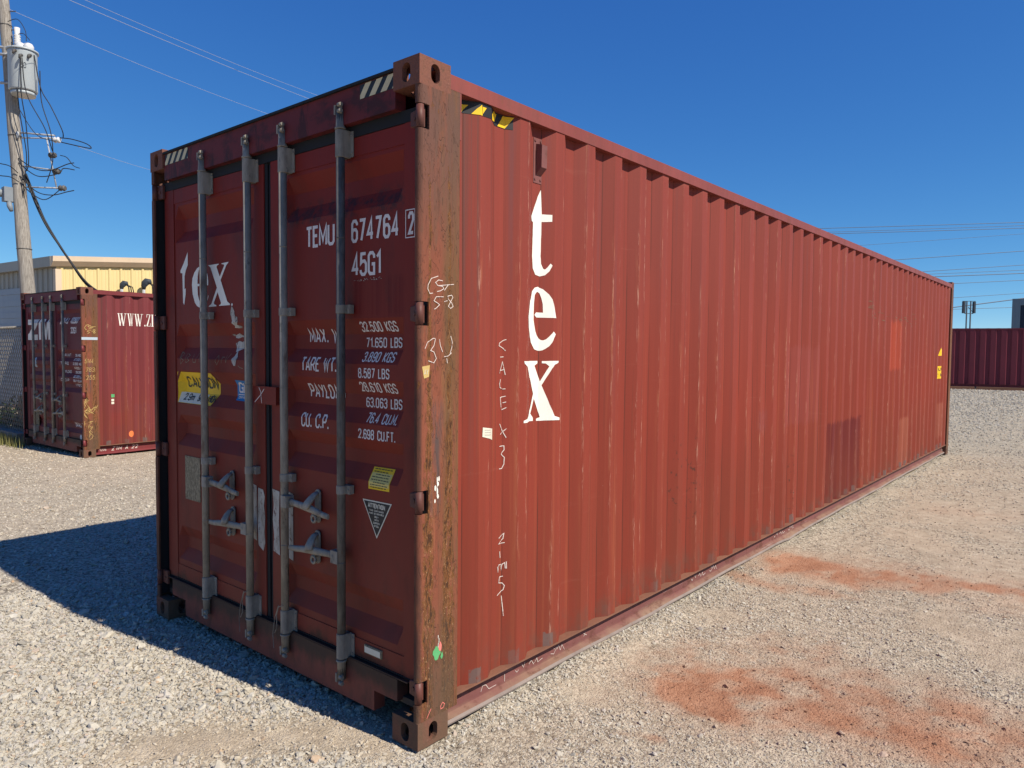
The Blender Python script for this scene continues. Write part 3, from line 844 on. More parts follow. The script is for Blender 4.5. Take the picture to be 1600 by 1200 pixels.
class Decal:
    """flat paint or sticker shapes laid on a surface: 2D polygons cut where the surface folds, then lifted onto it"""
    def __init__(s, surf, cuts=(), lift=0.0016):
        s.surf, s.cuts, s.lift = surf, cuts, lift
        s.bm = bmesh.new(); s.k = 0
    def poly(s, outer, holes=(), lift=None):
        lf = s.lift if lift is None else lift
        rings = [[Vector((a, b, 0)) for a, b in outer]] + [[Vector((a, b, 0)) for a, b in h] for h in holes]
        flat = [v for r in rings for v in r]
        vs = [s.bm.verts.new((v.x, v.y, lf)) for v in flat]
        for tri in tessellate_polygon(rings):
            try: s.bm.faces.new([vs[i] for i in tri])
            except ValueError: pass
        return s
    def strip(s, pts, w, lift=None):
        lf = (s.lift if lift is None else lift) + (s.k % 5) * 0.00025
        s.k += 1
        for i, qd in enumerate(ribbon(pts, w)):
            s.bm.faces.new([s.bm.verts.new((a, b, lf + i * 2.5e-5)) for a, b in qd])
        return s
    def text(s, txt, a0, b0, a1, h, th, gap=0.17, shear=0.0, lift=None, dz=0.0):
        tot = sum(G[c][0] for c in txt) + gap * (len(txt) - 1)
        th_u = th / h
        k = (a1 - a0 - th) / max(tot, 1e-6)
        hh = h - th
        pen = 0.0
        for c in txt:
            w, st = G[c]
            for line in st:
                s.strip([(a0 + th / 2 + (pen + u) * k + shear * v * hh, b0 + th / 2 + v * hh + dz * ((pen + u) * k)) for u, v in line], th, lift)
            pen += w + gap
        return s
    def build(s, name, m, parent):
        for (a, b, n) in s.cuts:
            bmesh.ops.bisect_plane(s.bm, geom=s.bm.verts[:] + s.bm.edges[:] + s.bm.faces[:], plane_co=(a, b, 0), plane_no=n, dist=1e-6)
        for v in s.bm.verts:
            v.co = Vector(s.surf(v.co.x, v.co.y, v.co.z))
        me = bpy.data.meshes.new(name); s.bm.to_mesh(me); s.bm.free()
        me.materials.append(m)
        o = bpy.data.objects.new(name, me); COL.objects.link(o); o.parent = parent
        return o

# ---------------------------------------------------------------- shipping containers
X_OUT, X_IN = -0.008, -0.050
def prof(y, ph=PH, pitch=PITCH):
    if pitch > 0.3:
        u = (y - ph) % pitch
        a = 0.05; b = pitch * 0.5 - 0.05; c = pitch * 0.5
        if u < a: return X_OUT + (X_IN - X_OUT) * u / a
        if u < b: return X_IN
        if u < c: return X_IN + (X_OUT - X_IN) * (u - b) / (c - b)
        return X_OUT
    k = pitch / 0.28
    u = ((y - ph) % pitch) / k
    if u < 0.068: return X_OUT + (X_IN - X_OUT) * (u / 0.068)
    if u < 0.138: return X_IN
    if u < 0.208: return X_IN + (X_OUT - X_IN) * ((u - 0.138) / 0.070)
    return X_OUT
def dent(y, z, amp):
    return amp * (math.sin(1.9 * y + 0.7 * z + 0.4) * math.sin(1.3 * z + 0.35 * y) + 0.6 * math.sin(4.1 * y - 1.1 * z) * math.sin(2.6 * z + 0.5))
def breaks(y0, y1, ph=PH, pitch=PITCH):
    k = pitch / 0.28
    out = [y0]
    i = math.floor((y0 - ph) / pitch) - 1
    while ph + i * pitch < y1 + pitch:
        for u in ((0.0, 0.05, pitch * 0.5 - 0.05, pitch * 0.5) if pitch > 0.3 else (0.0, 0.068, 0.138, 0.208)):
            y = ph + i * pitch + u * (1.0 if pitch > 0.3 else k)
            if y0 + 0.004 < y < y1 - 0.004: out.append(y)
        i += 1
    return out + [y1]
def side_panel(name, x_off, sgn, y0, y1, z0, z1, m, parent, rows=30, amp=0.0034, ph=PH, pitch=PITCH):
    ys = breaks(y0, y1, ph, pitch)
    zs = [z0 + (z1 - z0) * i / rows for i in range(rows + 1)]
    V = [(x_off + sgn * (prof(y, ph, pitch) + dent(y, z, amp)), y, z) for y in ys for z in zs]
    nz = len(zs)
    F = []
    for i in range(len(ys) - 1):
        for j in range(nz - 1):
            a = i * nz + j
            F.append((a, a + nz, a + nz + 1, a + 1) if sgn > 0 else (a, a + 1, a + nz + 1, a + nz))
    return raw_mesh(name, V, F, m, parent)

def obround(cx, cy, w, h, n=8):
    r = w / 2; pts = []
    for k in range(n + 1):
        a = math.pi * k / n; pts.append((cx + r * math.cos(a), cy + (h / 2 - r) + r * math.sin(a)))
    for k in range(n + 1):
        a = math.pi + math.pi * k / n; pts.append((cx + r * math.cos(a), cy - (h / 2 - r) + r * math.sin(a)))
    return pts
def make_casting_mesh():
    w, d, h = 0.162, 0.178, 0.118
    base = MB().box(-w, 0, 0, d, 0, h, 0.017, 4).build('tmp_base', None)
    cutters = [MB().box(-w + 0.026, -0.026, 0.026, d - 0.026, 0.026, h - 0.026),
               MB().prism(obround(0.089, 0.059, 0.051, 0.079), 'x', -w - 0.01, 0.01),
               MB().prism(obround(-0.081, 0.059, 0.051, 0.079), 'y', -0.01, d + 0.01),
               MB().prism([(-0.081 + b, 0.089 + a) for a, b in obround(0, 0, 0.0635, 0.110)], 'z', -0.01, h + 0.01)]
    tmp = [base]
    for c in cutters:
        co = c.build('tmp_cut', None); tmp.append(co)
        md = base.modifiers.new('b', 'BOOLEAN'); md.operation = 'DIFFERENCE'; md.solver = 'EXACT'; md.object = co
    dg = bpy.context.evaluated_depsgraph_get()
    me = bpy.data.meshes.new_from_object(base.evaluated_get(dg))
    me.name = 'corner_casting'
    for o in tmp: bpy.data.objects.remove(o, do_unlink=True)
    return me
CAST = make_casting_mesh()
def casting(parent, W, L, H, right, front, top, m):
    me = CAST.copy()
    fx, fy, fz = (1 if right else -1), (1 if front else -1), (1 if not top else -1)
    co = np.empty(len(me.vertices) * 3, dtype=np.float32); me.vertices.foreach_get('co', co)
    co = co.reshape(-1, 3)
    co[:, 0] = co[:, 0] if right else -W - co[:, 0]
    co[:, 1] = co[:, 1] if front else L - co[:, 1]
    co[:, 2] = H - co[:, 2] if top else co[:, 2]
    me.vertices.foreach_set('co', co.ravel())
    if fx * fy * fz < 0: me.flip_normals()
    me.update()
    me.materials.clear(); me.materials.append(m)
    o = bpy.data.objects.new('corner_casting', me); COL.objects.link(o); o.parent = parent
    return o

HALF = [(0.0, 0.228), (0.0, 0.016), (-0.0012, 0.0100), (-0.0047, 0.0047), (-0.010, 0.0012), (-0.016, 0.0), (-0.026, 0.0), (-0.026, 0.010), (-0.014, 0.012), (-0.010, 0.018), (-0.010, 0.228)]
HALF_L = [(-0.046 if abs(p[0] + 0.026) < 1e-6 else p[0], p[1]) for p in HALF]
def door_post(parent, W, H, right, hinge_z, m):
    b = MB()
    def mx(p): return [(x if right else -W - x, y) for x, y in p]
    zs = [0.118]
    for z in sorted(hinge_z): zs += [z - 0.05, z + 0.05]
    zs.append(H - 0.118)
    for i in range(0, len(zs) - 1):
        if i % 2 == 0: b.prism(mx(HALF if right else HALF_L), 'z', zs[i], zs[i + 1])
        else: b.prism(mx([(0.0, 0.228), (0.0, 0.055), (-0.010, 0.055), (-0.010, 0.228)]), 'z', zs[i], zs[i + 1])
    x0, x1 = (-0.010, -0.0005) if right else (-W + 0.0005, -W + 0.010)
    b.box(x0, x1, 0.1785, 0.2365, H - 0.1175, H - 0.0965)
    x0, x1 = (-0.062, -0.052) if right else (-W + 0.052, -W + 0.062)
    b.box(x0, x1, 0.075, 0.215, 0.118, H - 0.118)  # inner return plate, put in to keep light out of the hinge slots
    x0, x1 = (-0.062, 0) if right else (-W, -W + 0.062)
    b.box(x0 + 0.001, x1 - 0.001, 0.2285, 0.236, 0.118, H - 0.118)
    return b.build('corner_post', m, parent)
def back_post(parent, W, L, H, right, m):
    x0, x1 = (-0.08, 0.0) if right else (-W, -W + 0.08)
    return MB().box(x0, x1, L - 0.165, L, 0.118, H - 0.118, 0.008).build('corner_post', m, parent)

TRO = [(2.55, 2.475, 2.40, 2.33), (1.838, 1.767, 1.697, 1.63), (1.559, 1.488, 1.425, 1.357), (1.288, 1.231, 1.169, 1.098), (0.60, 0.53, 0.46, 0.39)]
Y_FR, Y_PO, Y_PI = 0.050, 0.056, 0.094
def trough(z, tro):
    for a, b, c, d in tro:
        if d <= z <= a:
            if z >= b: return (a - z) / (a - b)
            if z >= c: return 1.0
            return (z - d) / (c - d)
    return 0.0

def build_box(root, W, L, H, mats, door=True, ph=PH, pitch=PITCH, amp=0.0034):
    """frame, sides, roof, floor and end wall common to every container"""
    for right in (True, False):
        for front in (True, False):
            for top in (True, False):
                casting(root, W, L, H, right, front, top, mats['casting'])
        back_post(root, W, L, H, right, mats['post_far'])
    zr0, zr1 = H - 0.096, H - 0.034
    for x0, x1 in ((-0.06, 0.0), (-W, -W + 0.06)):
        MB().box(x0, x1, 0.178, L - 0.178, zr0, zr1, 0.006).build('top_rail', mats['rail'], root)
    side_panel('side_panel', 0.0, 1, 0.205, L - 0.15, 0.1652, zr0, mats['side'], root, amp=amp, ph=ph, pitch=pitch)
    side_panel('side_panel', -W, -1, 0.205, L - 0.15, 0.1652, zr0, mats['side'], root, rows=4, amp=amp, ph=ph, pitch=pitch)
    for s in (1, -1):
        def sx(a, b): return (a, b) if s > 0 else (-W - b, -W - a)
        rb = MB()
        a, b = sx(-0.072, -0.062); rb.box(a, b, 0.178, L - 0.178, 0.050, 0.1565)
        o = rb.build('bottom_rail', mats['brail'], root)
        a, b = sx(-0.110, -0.004)
        MB().box(a, b, 0.178, L - 0.178, 0.157, 0.165, 0.002).build('rail_lip', mats['lip'], o)
        # lower flange with the wavy bent edge that forklifts leave
        ys = np.linspace(0.18, L - 0.18, 90)
        V, F = [], []
        for i, y in enumerate(ys):
            wv = 0.003 * math.sin(y * 2.3) + 0.0025 * math.sin(y * 6.1 + 1) - 0.012 * math.exp(-((y - 4.55) / 0.10) ** 2) - 0.008 * math.exp(-((y - 2.05) / 0.15) ** 2)
            for px, pz in ((-0.068, 0.058), (-0.055, 0.052), (-0.030, 0.040 + wv), (-0.020, 0.030 + wv), (-0.022, 0.022 + wv), (-0.034, 0.030 + wv), (-0.068, 0.044)):
                V.append((px if s > 0 else -W - px, y, pz))
            if i:
                for k in range(7):
                    p0 = (i - 1) * 7 + k; p1 = (i - 1) * 7 + (k + 1) % 7
                    F.append((p0, p1, p1 + 7, p0 + 7))
        fo = raw_mesh('rail_flange', V, F, mats['brail'], o)
        fo.data.materials.append(mats['edge'])
        for pi, pl in enumerate(fo.data.polygons):
            if pi % 7 in (2, 3): pl.material_index = 1
    MB().box(-W + 0.06, -0.06, 0.06, L - 0.06, 0.14, 0.168).build('floor', M['container_floor'], root)
    rf = MB()
    nr = int(L / 0.21)
    V, F = [], []
    for i in range(nr + 1):
        y = 0.10 + (L - 0.2) * i / nr
        z = zr1 - 0.004 + (0.009 if i % 2 else 0.0)
        V += [(-W + 0.02, y, z), (-0.02, y, z)]
        if i: F.append((2 * i - 2, 2 * i - 1, 2 * i + 1, 2 * i))
    raw_mesh('roof_panel', V, F, mats['rail'], root)
    eb = MB()
    eb.box(-W + 0.08, -0.08, L - 0.05, L - 0.03, 0.118, H - 0.118)
    for i in range(9):
        x = -W + 0.2 + i * (W - 0.4) / 8
        eb.box(x - 0.05, x + 0.05, L - 0.03, L - 0.01, 0.2, H - 0.2, 0.01)
    eb.build('end_wall', mats['rail'], root)

def door_end(root, W, H, mats, bars, bar_mats, hinge_z, handles=True):
    """two door leaves with locking gear; returns the leaves and a surface function"""
    dz = H - 2.896
    zt = 2.655 + dz
    tro = TRO if dz > -0.01 else [(a * 0.893, b * 0.893, c * 0.893, d * 0.893) for a, b, c, d in TRO]
    lf = [(-2.36, -1.24, -2.246, -1.33), (-1.175, -0.075, -1.075, -0.145)]
    top = MB().box(-W + 0.162, -0.162, 0.012, 0.07, zt + 0.053, H - 0.034, 0.004)
    header = top.build('header', mats['header'], root)
    MB().box(-W + 0.165, -0.165, 0.000, 0.055, H - 0.0335, H - 0.022, 0.003).build('drip_strip', M['rubber'], header)
    sl = MB()
    sl.box(-W + 0.33, -0.32, 0.028, 0.09, 0.062, 0.252, 0.005)
    sl.box(-W + 0.163, -W + 0.3305, 0.028, 0.09, 0.155, 0.252, 0.005)
    sl.box(-0.3205, -0.163, 0.028, 0.09, 0.155, 0.252, 0.005)
    sl.box(-W + 0.10, -0.10, 0.030, 0.045, 0.2525, 0.258)
    sill = sl.build('door_sill', mats['sill'], root)
    gk = MB()
    gk.box(-W + 0.05, -0.05, 0.048, 0.085, zt + 0.001, zt + 0.0525, 0.006)
    gk.box(-1.2395, -1.212, 0.056, 0.09, 0.26, zt, 0.004)
    gk.box(-1.2075, -1.1755, 0.062, 0.09, 0.26, zt, 0.004)
    gk.box(-1.2395, -1.1755, 0.091, 0.10, 0.26, zt)
    gk.box(-W + 0.046, -2.362, 0.066, 0.09, 0.26, zt, 0.004)
    gk.box(-W + 0.0110, -W + 0.030, 0.014, 0.065, 0.13, zt)
    gk.box(-W + 0.0305, -2.362, 0.0655, 0.075, 0.13, zt)
    gk.box(-0.0735, -0.0110, 0.0555, 0.0655, 0.26, zt)
    gk.box(-0.0735, -0.046, 0.066, 0.09, 0.26, zt, 0.004)
    gk.box(-W + 0.05, -0.05, 0.050, 0.09, 0.2585, 0.2655)
    gk.build('door_gasket', M['rubber'], root)
    leaves = []
    for x0, x1, a, b in lf:
        fr = MB()
        fr.box(x0, a, Y_FR, 0.10, 0.266, zt, 0.004)
        fr.box(b, x1, Y_FR, 0.10, 0.266, zt, 0.004)
        fr.box(a, b, Y_FR + 0.002, 0.10, zt - 0.085, zt - 0.001, 0.003)
        fr.box(a, b, Y_FR + 0.002, 0.10, 0.267, 0.352, 0.003)
        leaf = fr.build('door', mats['door'], root)
        zs = sorted({0.352, zt - 0.085, *[v for t_ in tro for v in t_]})
        xs = [a, a + 0.012, a + 0.05, (a + b) / 2, b - 0.05, b - 0.012, b]
        kx = [0, 0, 1, 1, 1, 0, 0]
        V = [(x, Y_PO + (Y_PI - Y_PO) * trough(z, tro) * k, z) for x, k in zip(xs, kx) for z in zs]
        nz = len(zs); F = []
        for i in range(len(xs) - 1):
            for j in range(nz - 1):
                p = i * nz + j; F.append((p, p + nz, p + nz + 1, p + 1))
        raw_mesh('door_panel', V, F, mats['door'], leaf)
        leaves.append(leaf)
    def surf(x, z, l):
        y = Y_FR
        for x0, x1, a, b in lf:
            if a <= x <= b and 0.352 < z < zt - 0.085:
                k = min(1.0, max(0.0, (x - a - 0.012) / 0.038), max(0.0, (b - 0.012 - x) / 0.038))
                y = Y_PO + (Y_PI - Y_PO) * trough(z, tro) * k
        return (x, y - l, z)
    cuts = [(0, v, (0, 1, 0)) for t_ in tro for v in t_] + [(v, 0, (1, 0, 0)) for _, _, a, b in lf for v in (a, a + 0.012, a + 0.05, b - 0.05, b - 0.012, b)]
    # hinges
    for right in (True, False):
        for z in hinge_z:
            h = MB()
            def sxr(p, q): return (p, q) if right else (-W - q, -W - p)
            cx = -0.017 if right else -W + 0.017
            h.tube([(cx, 0.018, z - 0.047), (cx, 0.018, z + 0.047)], 0.0163, 14)
            p, q = sxr(-0.090, -0.016)
            h.prism([(p, z - 0.040 if not right else z - 0.030), (q, z - 0.042), (q, z + 0.044), (p, z + (0.044 if not right else 0.030))], 'y', 0.030, 0.0495, 0.004)
            p, q = sxr(-0.066, -0.056)
            h.tube([((p + q) / 2, 0.025, z), ((p + q) / 2, 0.031, z)], 0.009, 8)
            h.build('hinge', mats['hinge'], root)
    # locking bars
    YB = 0.010
    zb = [0.37, 1.046 + dz * 0.4, 1.880 + dz * 0.6]
    for i, bx in enumerate(bars):
        leaf = leaves[0] if bx < -1.2 else leaves[1]
        bm_, hm = bar_mats[i]
        zt_ = 2.80 + dz
        bar = MB().tube([(bx, YB, 0.15), (bx, YB, 2.77 + dz)], 0.0200, 16)
        for z in (1.5, 2.2, 0.7):
            bar.tube([(bx, YB, z * (H / 2.896)), (bx, YB, z * (H / 2.896) + 0.006)], 0.0206, 16)
        bar = bar.build('locking_bar', bm_, root)
        for zz, d in ((2.69 + dz, 1), (0.245, -1)):
            cm = MB()
            cm.tube([(bx, YB, zz), (bx, YB, zz + 0.008 * d), (bx, YB, zz + 0.012 * d), (bx, YB, zz + 0.066 * d)], [0.0255, 0.0255, 0.021, 0.0195], 14)
            z2 = zz + 0.066 * d
            cm.box(bx - 0.022, bx - 0.012, YB - 0.020, 0.0035, min(z2, z2 + 0.042 * d), max(z2, z2 + 0.042 * d), 0.003)
            cm.box(bx + 0.008, bx + 0.022, YB - 0.014, 0.0035, min(z2, z2 + 0.046 * d), max(z2, z2 + 0.046 * d), 0.004)
            for k in (0.012, 0.040):
                cm.tube([(bx + 0.006, YB - 0.016, z2 + k * d), (bx + 0.028, YB - 0.016, z2 + k * d)], 0.0095, 8)
            cm.build('locking_cam', hm, bar)
        for z0, z1 in ((2.565 + dz, 2.688 + dz), (0.250, 0.368)):
            br = MB()
            arc = [(bx + 0.0235 * math.cos(a), YB - 0.0235 * math.sin(a)) for a in np.linspace(-0.1, math.pi + 0.1, 12)]
            br.prism([(bx + 0.026, 0.049), (bx + 0.0235, YB + 0.004)] + arc + [(bx - 0.0235, YB + 0.004), (bx - 0.026, 0.049)], 'z', z0, z1, 0.002)
            br.box(bx + 0.0265, bx + 0.047, 0.0445, 0.0495, z0 + 0.004, z1 - 0.004, 0.003)
            for z in (z0 + 0.022, z1 - 0.022):
                br.tube([(bx + 0.038, 0.040, z), (bx + 0.038, 0.046, z)], 0.0055, 6)
            br.build('bar_bracket', hm, bar)
        for z in zb[1:]:
            br = MB()
            arc = [(bx + 0.0228 * math.cos(a), YB - 0.0228 * math.sin(a)) for a in np.linspace(-0.1, math.pi + 0.1, 12)]
            br.prism([(bx + 0.022, 0.0495), (bx + 0.022, YB + 0.006)] + arc + [(bx - 0.022, YB + 0.006), (bx - 0.022, 0.0495)], 'z', z - 0.020, z + 0.020, 0.002)
            br.box(bx + 0.0222, bx + 0.044, YB + 0.014, 0.0495, z - 0.020, z + 0.020, 0.003)
            br.tube([(bx + 0.035, YB + 0.010, z), (bx + 0.035, YB + 0.015, z)], 0.0055, 6)
            br.build('guide_bracket', hm, bar)
        # handle: hub on the bar, cranked arm, catch plate with an eye on the leaf
        sg = 1 if i % 2 == 0 else -1
        hz = (0.930 if i % 2 == 0 else 0.728) + dz * 0.3
        hd = MB()
        hd.box(min(bx, bx + sg * 0.052), max(bx, bx + sg * 0.052), YB - 0.024, YB + 0.020, hz - 0.030, hz + 0.030, 0.006)
        hd.tube([(bx + sg * 0.04, YB - 0.026, hz), (bx + sg * 0.04, YB - 0.018, hz)], 0.009, 8)
        hd.tube([(bx + sg * 0.045, YB + 0.000, hz), (bx + sg * 0.10, YB - 0.002, hz - 0.001), (bx + sg * 0.17, YB - 0.006, hz - 0.004), (bx + sg * 0.235, YB - 0.010, hz - 0.006), (bx + sg * 0.30, YB - 0.016, hz - 0.012), (bx + sg * 0.345, YB - 0.018, hz - 0.018), (bx + sg * 0.392, YB - 0.020, hz - 0.020)],
                [0.0185, 0.0165, 0.0185, 0.0195, 0.0165, 0.0150, 0.0130], 10, flat=(0.62, 1.0))
        hd.build('handle', bar_mats[i][1], bar)
        ct = MB()
        hx = bx + sg * 0.235
        ct.prism(obround(hx, hz + 0.0, 0.044, 0.165), 'y', 0.040, 0.0495, 0.002)
        ct.tube([(hx, 0.0395, hz + 0.066), (hx, 0.024, hz + 0.058), (hx - sg * 0.004, 0.006, hz + 0.040), (hx - sg * 0.010, -0.010, hz + 0.018), (hx - sg * 0.016, -0.020, hz - 0.004)], [0.016, 0.020, 0.024, 0.027, 0.022], 10, flat=(1.0, 0.5))
        ct.tube([(hx, 0.034, hz + 0.062), (hx, 0.041, hz + 0.062)], 0.010, 8)
        ct.ring((hx, 0.020, hz - 0.058), 0.017, 0.0075, 'y')
        ct.box(hx - 0.012, hx + 0.012, 0.018, 0.041, hz - 0.046, hz - 0.024, 0.003)
        ct.build('handle_catch', bar_mats[i][1], leaf)
    return leaves, surf, cuts, header, sill

def hazard(root_part, surf, cuts, a0, a1, b0, b1, dark, light, n, slant, w=0.55):
    d = Decal(surf, cuts, 0.0014); d.poly([(a0, b0), (a1, b0), (a1, b1), (a0, b1)])
    d.build('hazard_tape', dark, root_part)
    d = Decal(surf, cuts, 0.0024)
    step = (a1 - a0) / n
    for i in range(n + 1):
        a = a0 + (i - 0.15) * step
        q = [(a, b0), (a + step * w, b0), (a + step * w + slant, b1), (a + slant, b1)]
        # clip to the tape's two ends
        for edge, sgn in ((a0 + 0.002, 1), (a1 - 0.002, -1)):
            out = []
            for j in range(len(q)):
                p, r = q[j - 1], q[j]
                ip, ir = (p[0] - edge) * sgn >= 0, (r[0] - edge) * sgn >= 0
                if ip != ir:
                    tt = (edge - p[0]) / (r[0] - p[0]); out.append((edge, p[1] + tt * (r[1] - p[1])))
                if ir: out.append(r)
            q = out
            if len(q) < 3: break
        if len(q) >= 3: d.poly([(x, b0 + 0.001 + (z - b0) * 0.98) for x, z in q])
    d.build('hazard_stripe', light, root_part)

# ======================= the big red container =======================
W, L, H = 2.438, 12.192, 2.896
big_box = empty('shipping_container', (0, 0, 0))
tag(big_box, 'long brick red high cube shipping container standing nearest, white tex lettering on its sunlit side', 'shipping container')
MB_ = dict(casting=M['casting'], post_far=M['post_rust'], rail=M['rail_red'], side=M['side_red'], brail=M['rail_purple'], lip=M['lip_rust'], edge=M['worn_edge'],
           header=M['header'], sill=M['sill'], door=M['door_red'], hinge=M['hinge_red'])
build_box(big_box, W, L, H, MB_)
HZ = [0.243, 1.058, 1.848, 2.652]
post = door_post(big_box, W, H, True, HZ, M['post_rust'])
post_l = door_post(big_box, W, H, False, HZ, M['post_rust'])
leaves, dsurf, dcuts, header, sill = door_end(big_box, W, H, MB_, [-1.810, -1.334, -1.001, -0.535],
    [(M['galv'], M['galv_light']), (M['galv'], M['galv_light']), (M['galv'], M['galv_light']), (M['galv_dark'], M['galv'])], HZ)
LL, RL = leaves
bars_ = [o for o in big_box.children if o.name.startswith('locking_bar')]
for bi, bx, sd_ in ((1, -1.334, -1), (2, -1.001, -1)):
    w = MB()
    w.tube([(bx + 0.02, -0.014, 0.40), (bx + sd_ * 0.02, -0.016, 0.385), (bx + sd_ * 0.055, -0.006, 0.33), (bx + sd_ * 0.045, -0.010, 0.27), (bx + sd_ * 0.07, -0.008, 0.235)], 0.0022, 5)
    w.tube([(bx + sd_ * 0.02, -0.016, 0.392), (bx + sd_ * 0.075, -0.004, 0.31), (bx + sd_ * 0.10, 0.0, 0.22), (bx + sd_ * 0.085, -0.004, 0.15)], 0.0018, 5)
    w.build('seal_wire', M['galv'], bars_[bi])
sidep = [o for o in big_box.children if o.name.startswith('side_panel')][0]
ssurf = lambda y, z, l: (prof(y) + dent(y, z, 0.0034) + l, y, z)
scuts = [(y, 0, (1, 0, 0)) for y in breaks(0.205, L - 0.15)]

# gusset between post and top rail
MB().box(-0.058, -0.001, 0.2365, 0.245, 2.60, 2.80).build('corner_gusset', M['rail_red'], big_box)

# lettering on the doors
TXT = [('TEMU', -0.872, 2.187, -0.640, 0.105, 0.0150, 0.2), ('674764', -0.515, 2.183, -0.185, 0.105, 0.0145, 0.30), ('2', -0.122, 2.181, -0.083, 0.100, 0.0135, 0.2), ('45G1', -0.512, 2.029, -0.300, 0.107, 0.0145, 0.26)]
TXT += [(s_, a, b, c, 0.070, 0.0088, 0.24) for s_, a, b, c in (('MAX. WT', -0.895, 1.727, -0.610), ('TARE WT.', -0.918, 1.587, -0.628), ('PAYLOAD', -0.890, 1.456, -0.608), ('CU. C.P.', -0.918, 1.310, -0.690))]
TXT += [(s_, a, b, c, 0.046, 0.0062, 0.26) for s_, a, b, c in (('32.500 KGS', -0.472, 1.777, -0.218), ('71.650 LBS', -0.454, 1.705, -0.205), ('3.890 KGS', -0.450, 1.640, -0.228), ('8.587 LBS', -0.466, 1.566, -0.248),
                    ('28.610 KGS', -0.472, 1.502, -0.218), ('63.063 LBS', -0.454, 1.431, -0.205), ('76.4 CU.M.', -0.420, 1.363, -0.208), ('2.698 CU.FT.', -0.466, 1.288, -0.206))]
for s_, a, b, c, h_, th_, gp in TXT:
    d = Decal(dsurf, dcuts); d.text(s_, a, b, c, h_, th_, gp)
    if s_ == '2':
        for p, q in (((-0.136, 2.171), (-0.136, 2.290)), ((-0.1335, 2.1725), (-0.078, 2.1725)), ((-0.1335, 2.2885), (-0.078, 2.2885)), ((-0.0785, 2.175), (-0.0785, 2.286))): d.strip([p, q], 0.0042)
    d.build('lettering', M['stencil'], RL)
d = Decal(dsurf, dcuts)
for k in range(26):
    a = -0.50 + random.random() * 0.22; z = 2.006 + random.random() * 0.010
    d.poly([(a, z), (a + random.uniform(.003, .010), z + random.uniform(-.003, .003)), (a + random.uniform(.002, .006), z + random.uniform(.002, .006))], lift=0.0014 + k * 0.00006)
d.build('paint_scuff', M['old_tape'], RL)

dt = [(-2.082, 2.266), (-2.082, 2.19), (-2.109, 2.158), (-2.124, 2.124), (-2.126, 2.048), (-2.111, 2.053), (-2.114, 2.016), (-2.132, 1.954), (-2.146, 1.968), (-2.151, 2.145), (-2.174, 2.148), (-2.175, 2.162), (-2.132, 2.205), (-2.088, 2.259)]
de = [(-1.839, 2.058), (-1.966, 2.058), (-1.963, 2.01), (-1.948, 1.976), (-1.918, 1.954), (-1.888, 1.953), (-1.853, 1.972), (-1.84, 2.002), (-1.837, 1.994), (-1.857, 1.961), (-1.896, 1.933), (-1.934, 1.93), (-1.972, 1.941), (-1.999, 1.963), (-2.025, 2.013), (-2.033, 2.07), (-2.026, 2.107), (-2.002, 2.14), (-1.967, 2.164), (-1.932, 2.174), (-1.898, 2.174), (-1.864, 2.15), (-1.846, 2.119), (-1.838, 2.086)]
deh = [(-1.966, 2.072), (-1.962, 2.115), (-1.948, 2.151), (-1.925, 2.163), (-1.902, 2.156), (-1.884, 2.129), (-1.874, 2.071)]
dx = [(-1.838, 2.172), (-1.718, 2.173), (-1.716, 2.169), (-1.739, 2.163), (-1.742, 2.156), (-1.707, 2.1), (-1.658, 2.158), (-1.661, 2.165), (-1.687, 2.169), (-1.686, 2.173), (-1.61, 2.176), (-1.612, 2.171), (-1.633, 2.16), (-1.698, 2.08), (-1.627, 1.957), (-1.599, 1.943), (-1.599, 1.936), (-1.717, 1.935), (-1.717, 1.94), (-1.701, 1.943), (-1.696, 1.952), (-1.733, 2.013), (-1.776, 1.955), (-1.771, 1.945), (-1.749, 1.941), (-1.749, 1.934), (-1.832, 1.933), (-1.832, 1.938), (-1.806, 1.948), (-1.74, 2.04), (-1.812, 2.159)]
for p_, hole in ((dt, ()), (de, [deh]), (dx, ())):
    d = Decal(dsurf, dcuts); d.poly(p_, hole); d.build('lettering', M['white_letter'], LL)
d = Decal(dsurf, dcuts)
d.poly([(-1.577 + 0.008 * math.cos(a), 1.938 + 0.008 * math.sin(a)) for a in np.linspace(0, 5.6, 8)])
d.build('lettering', M['white_letter'], LL)

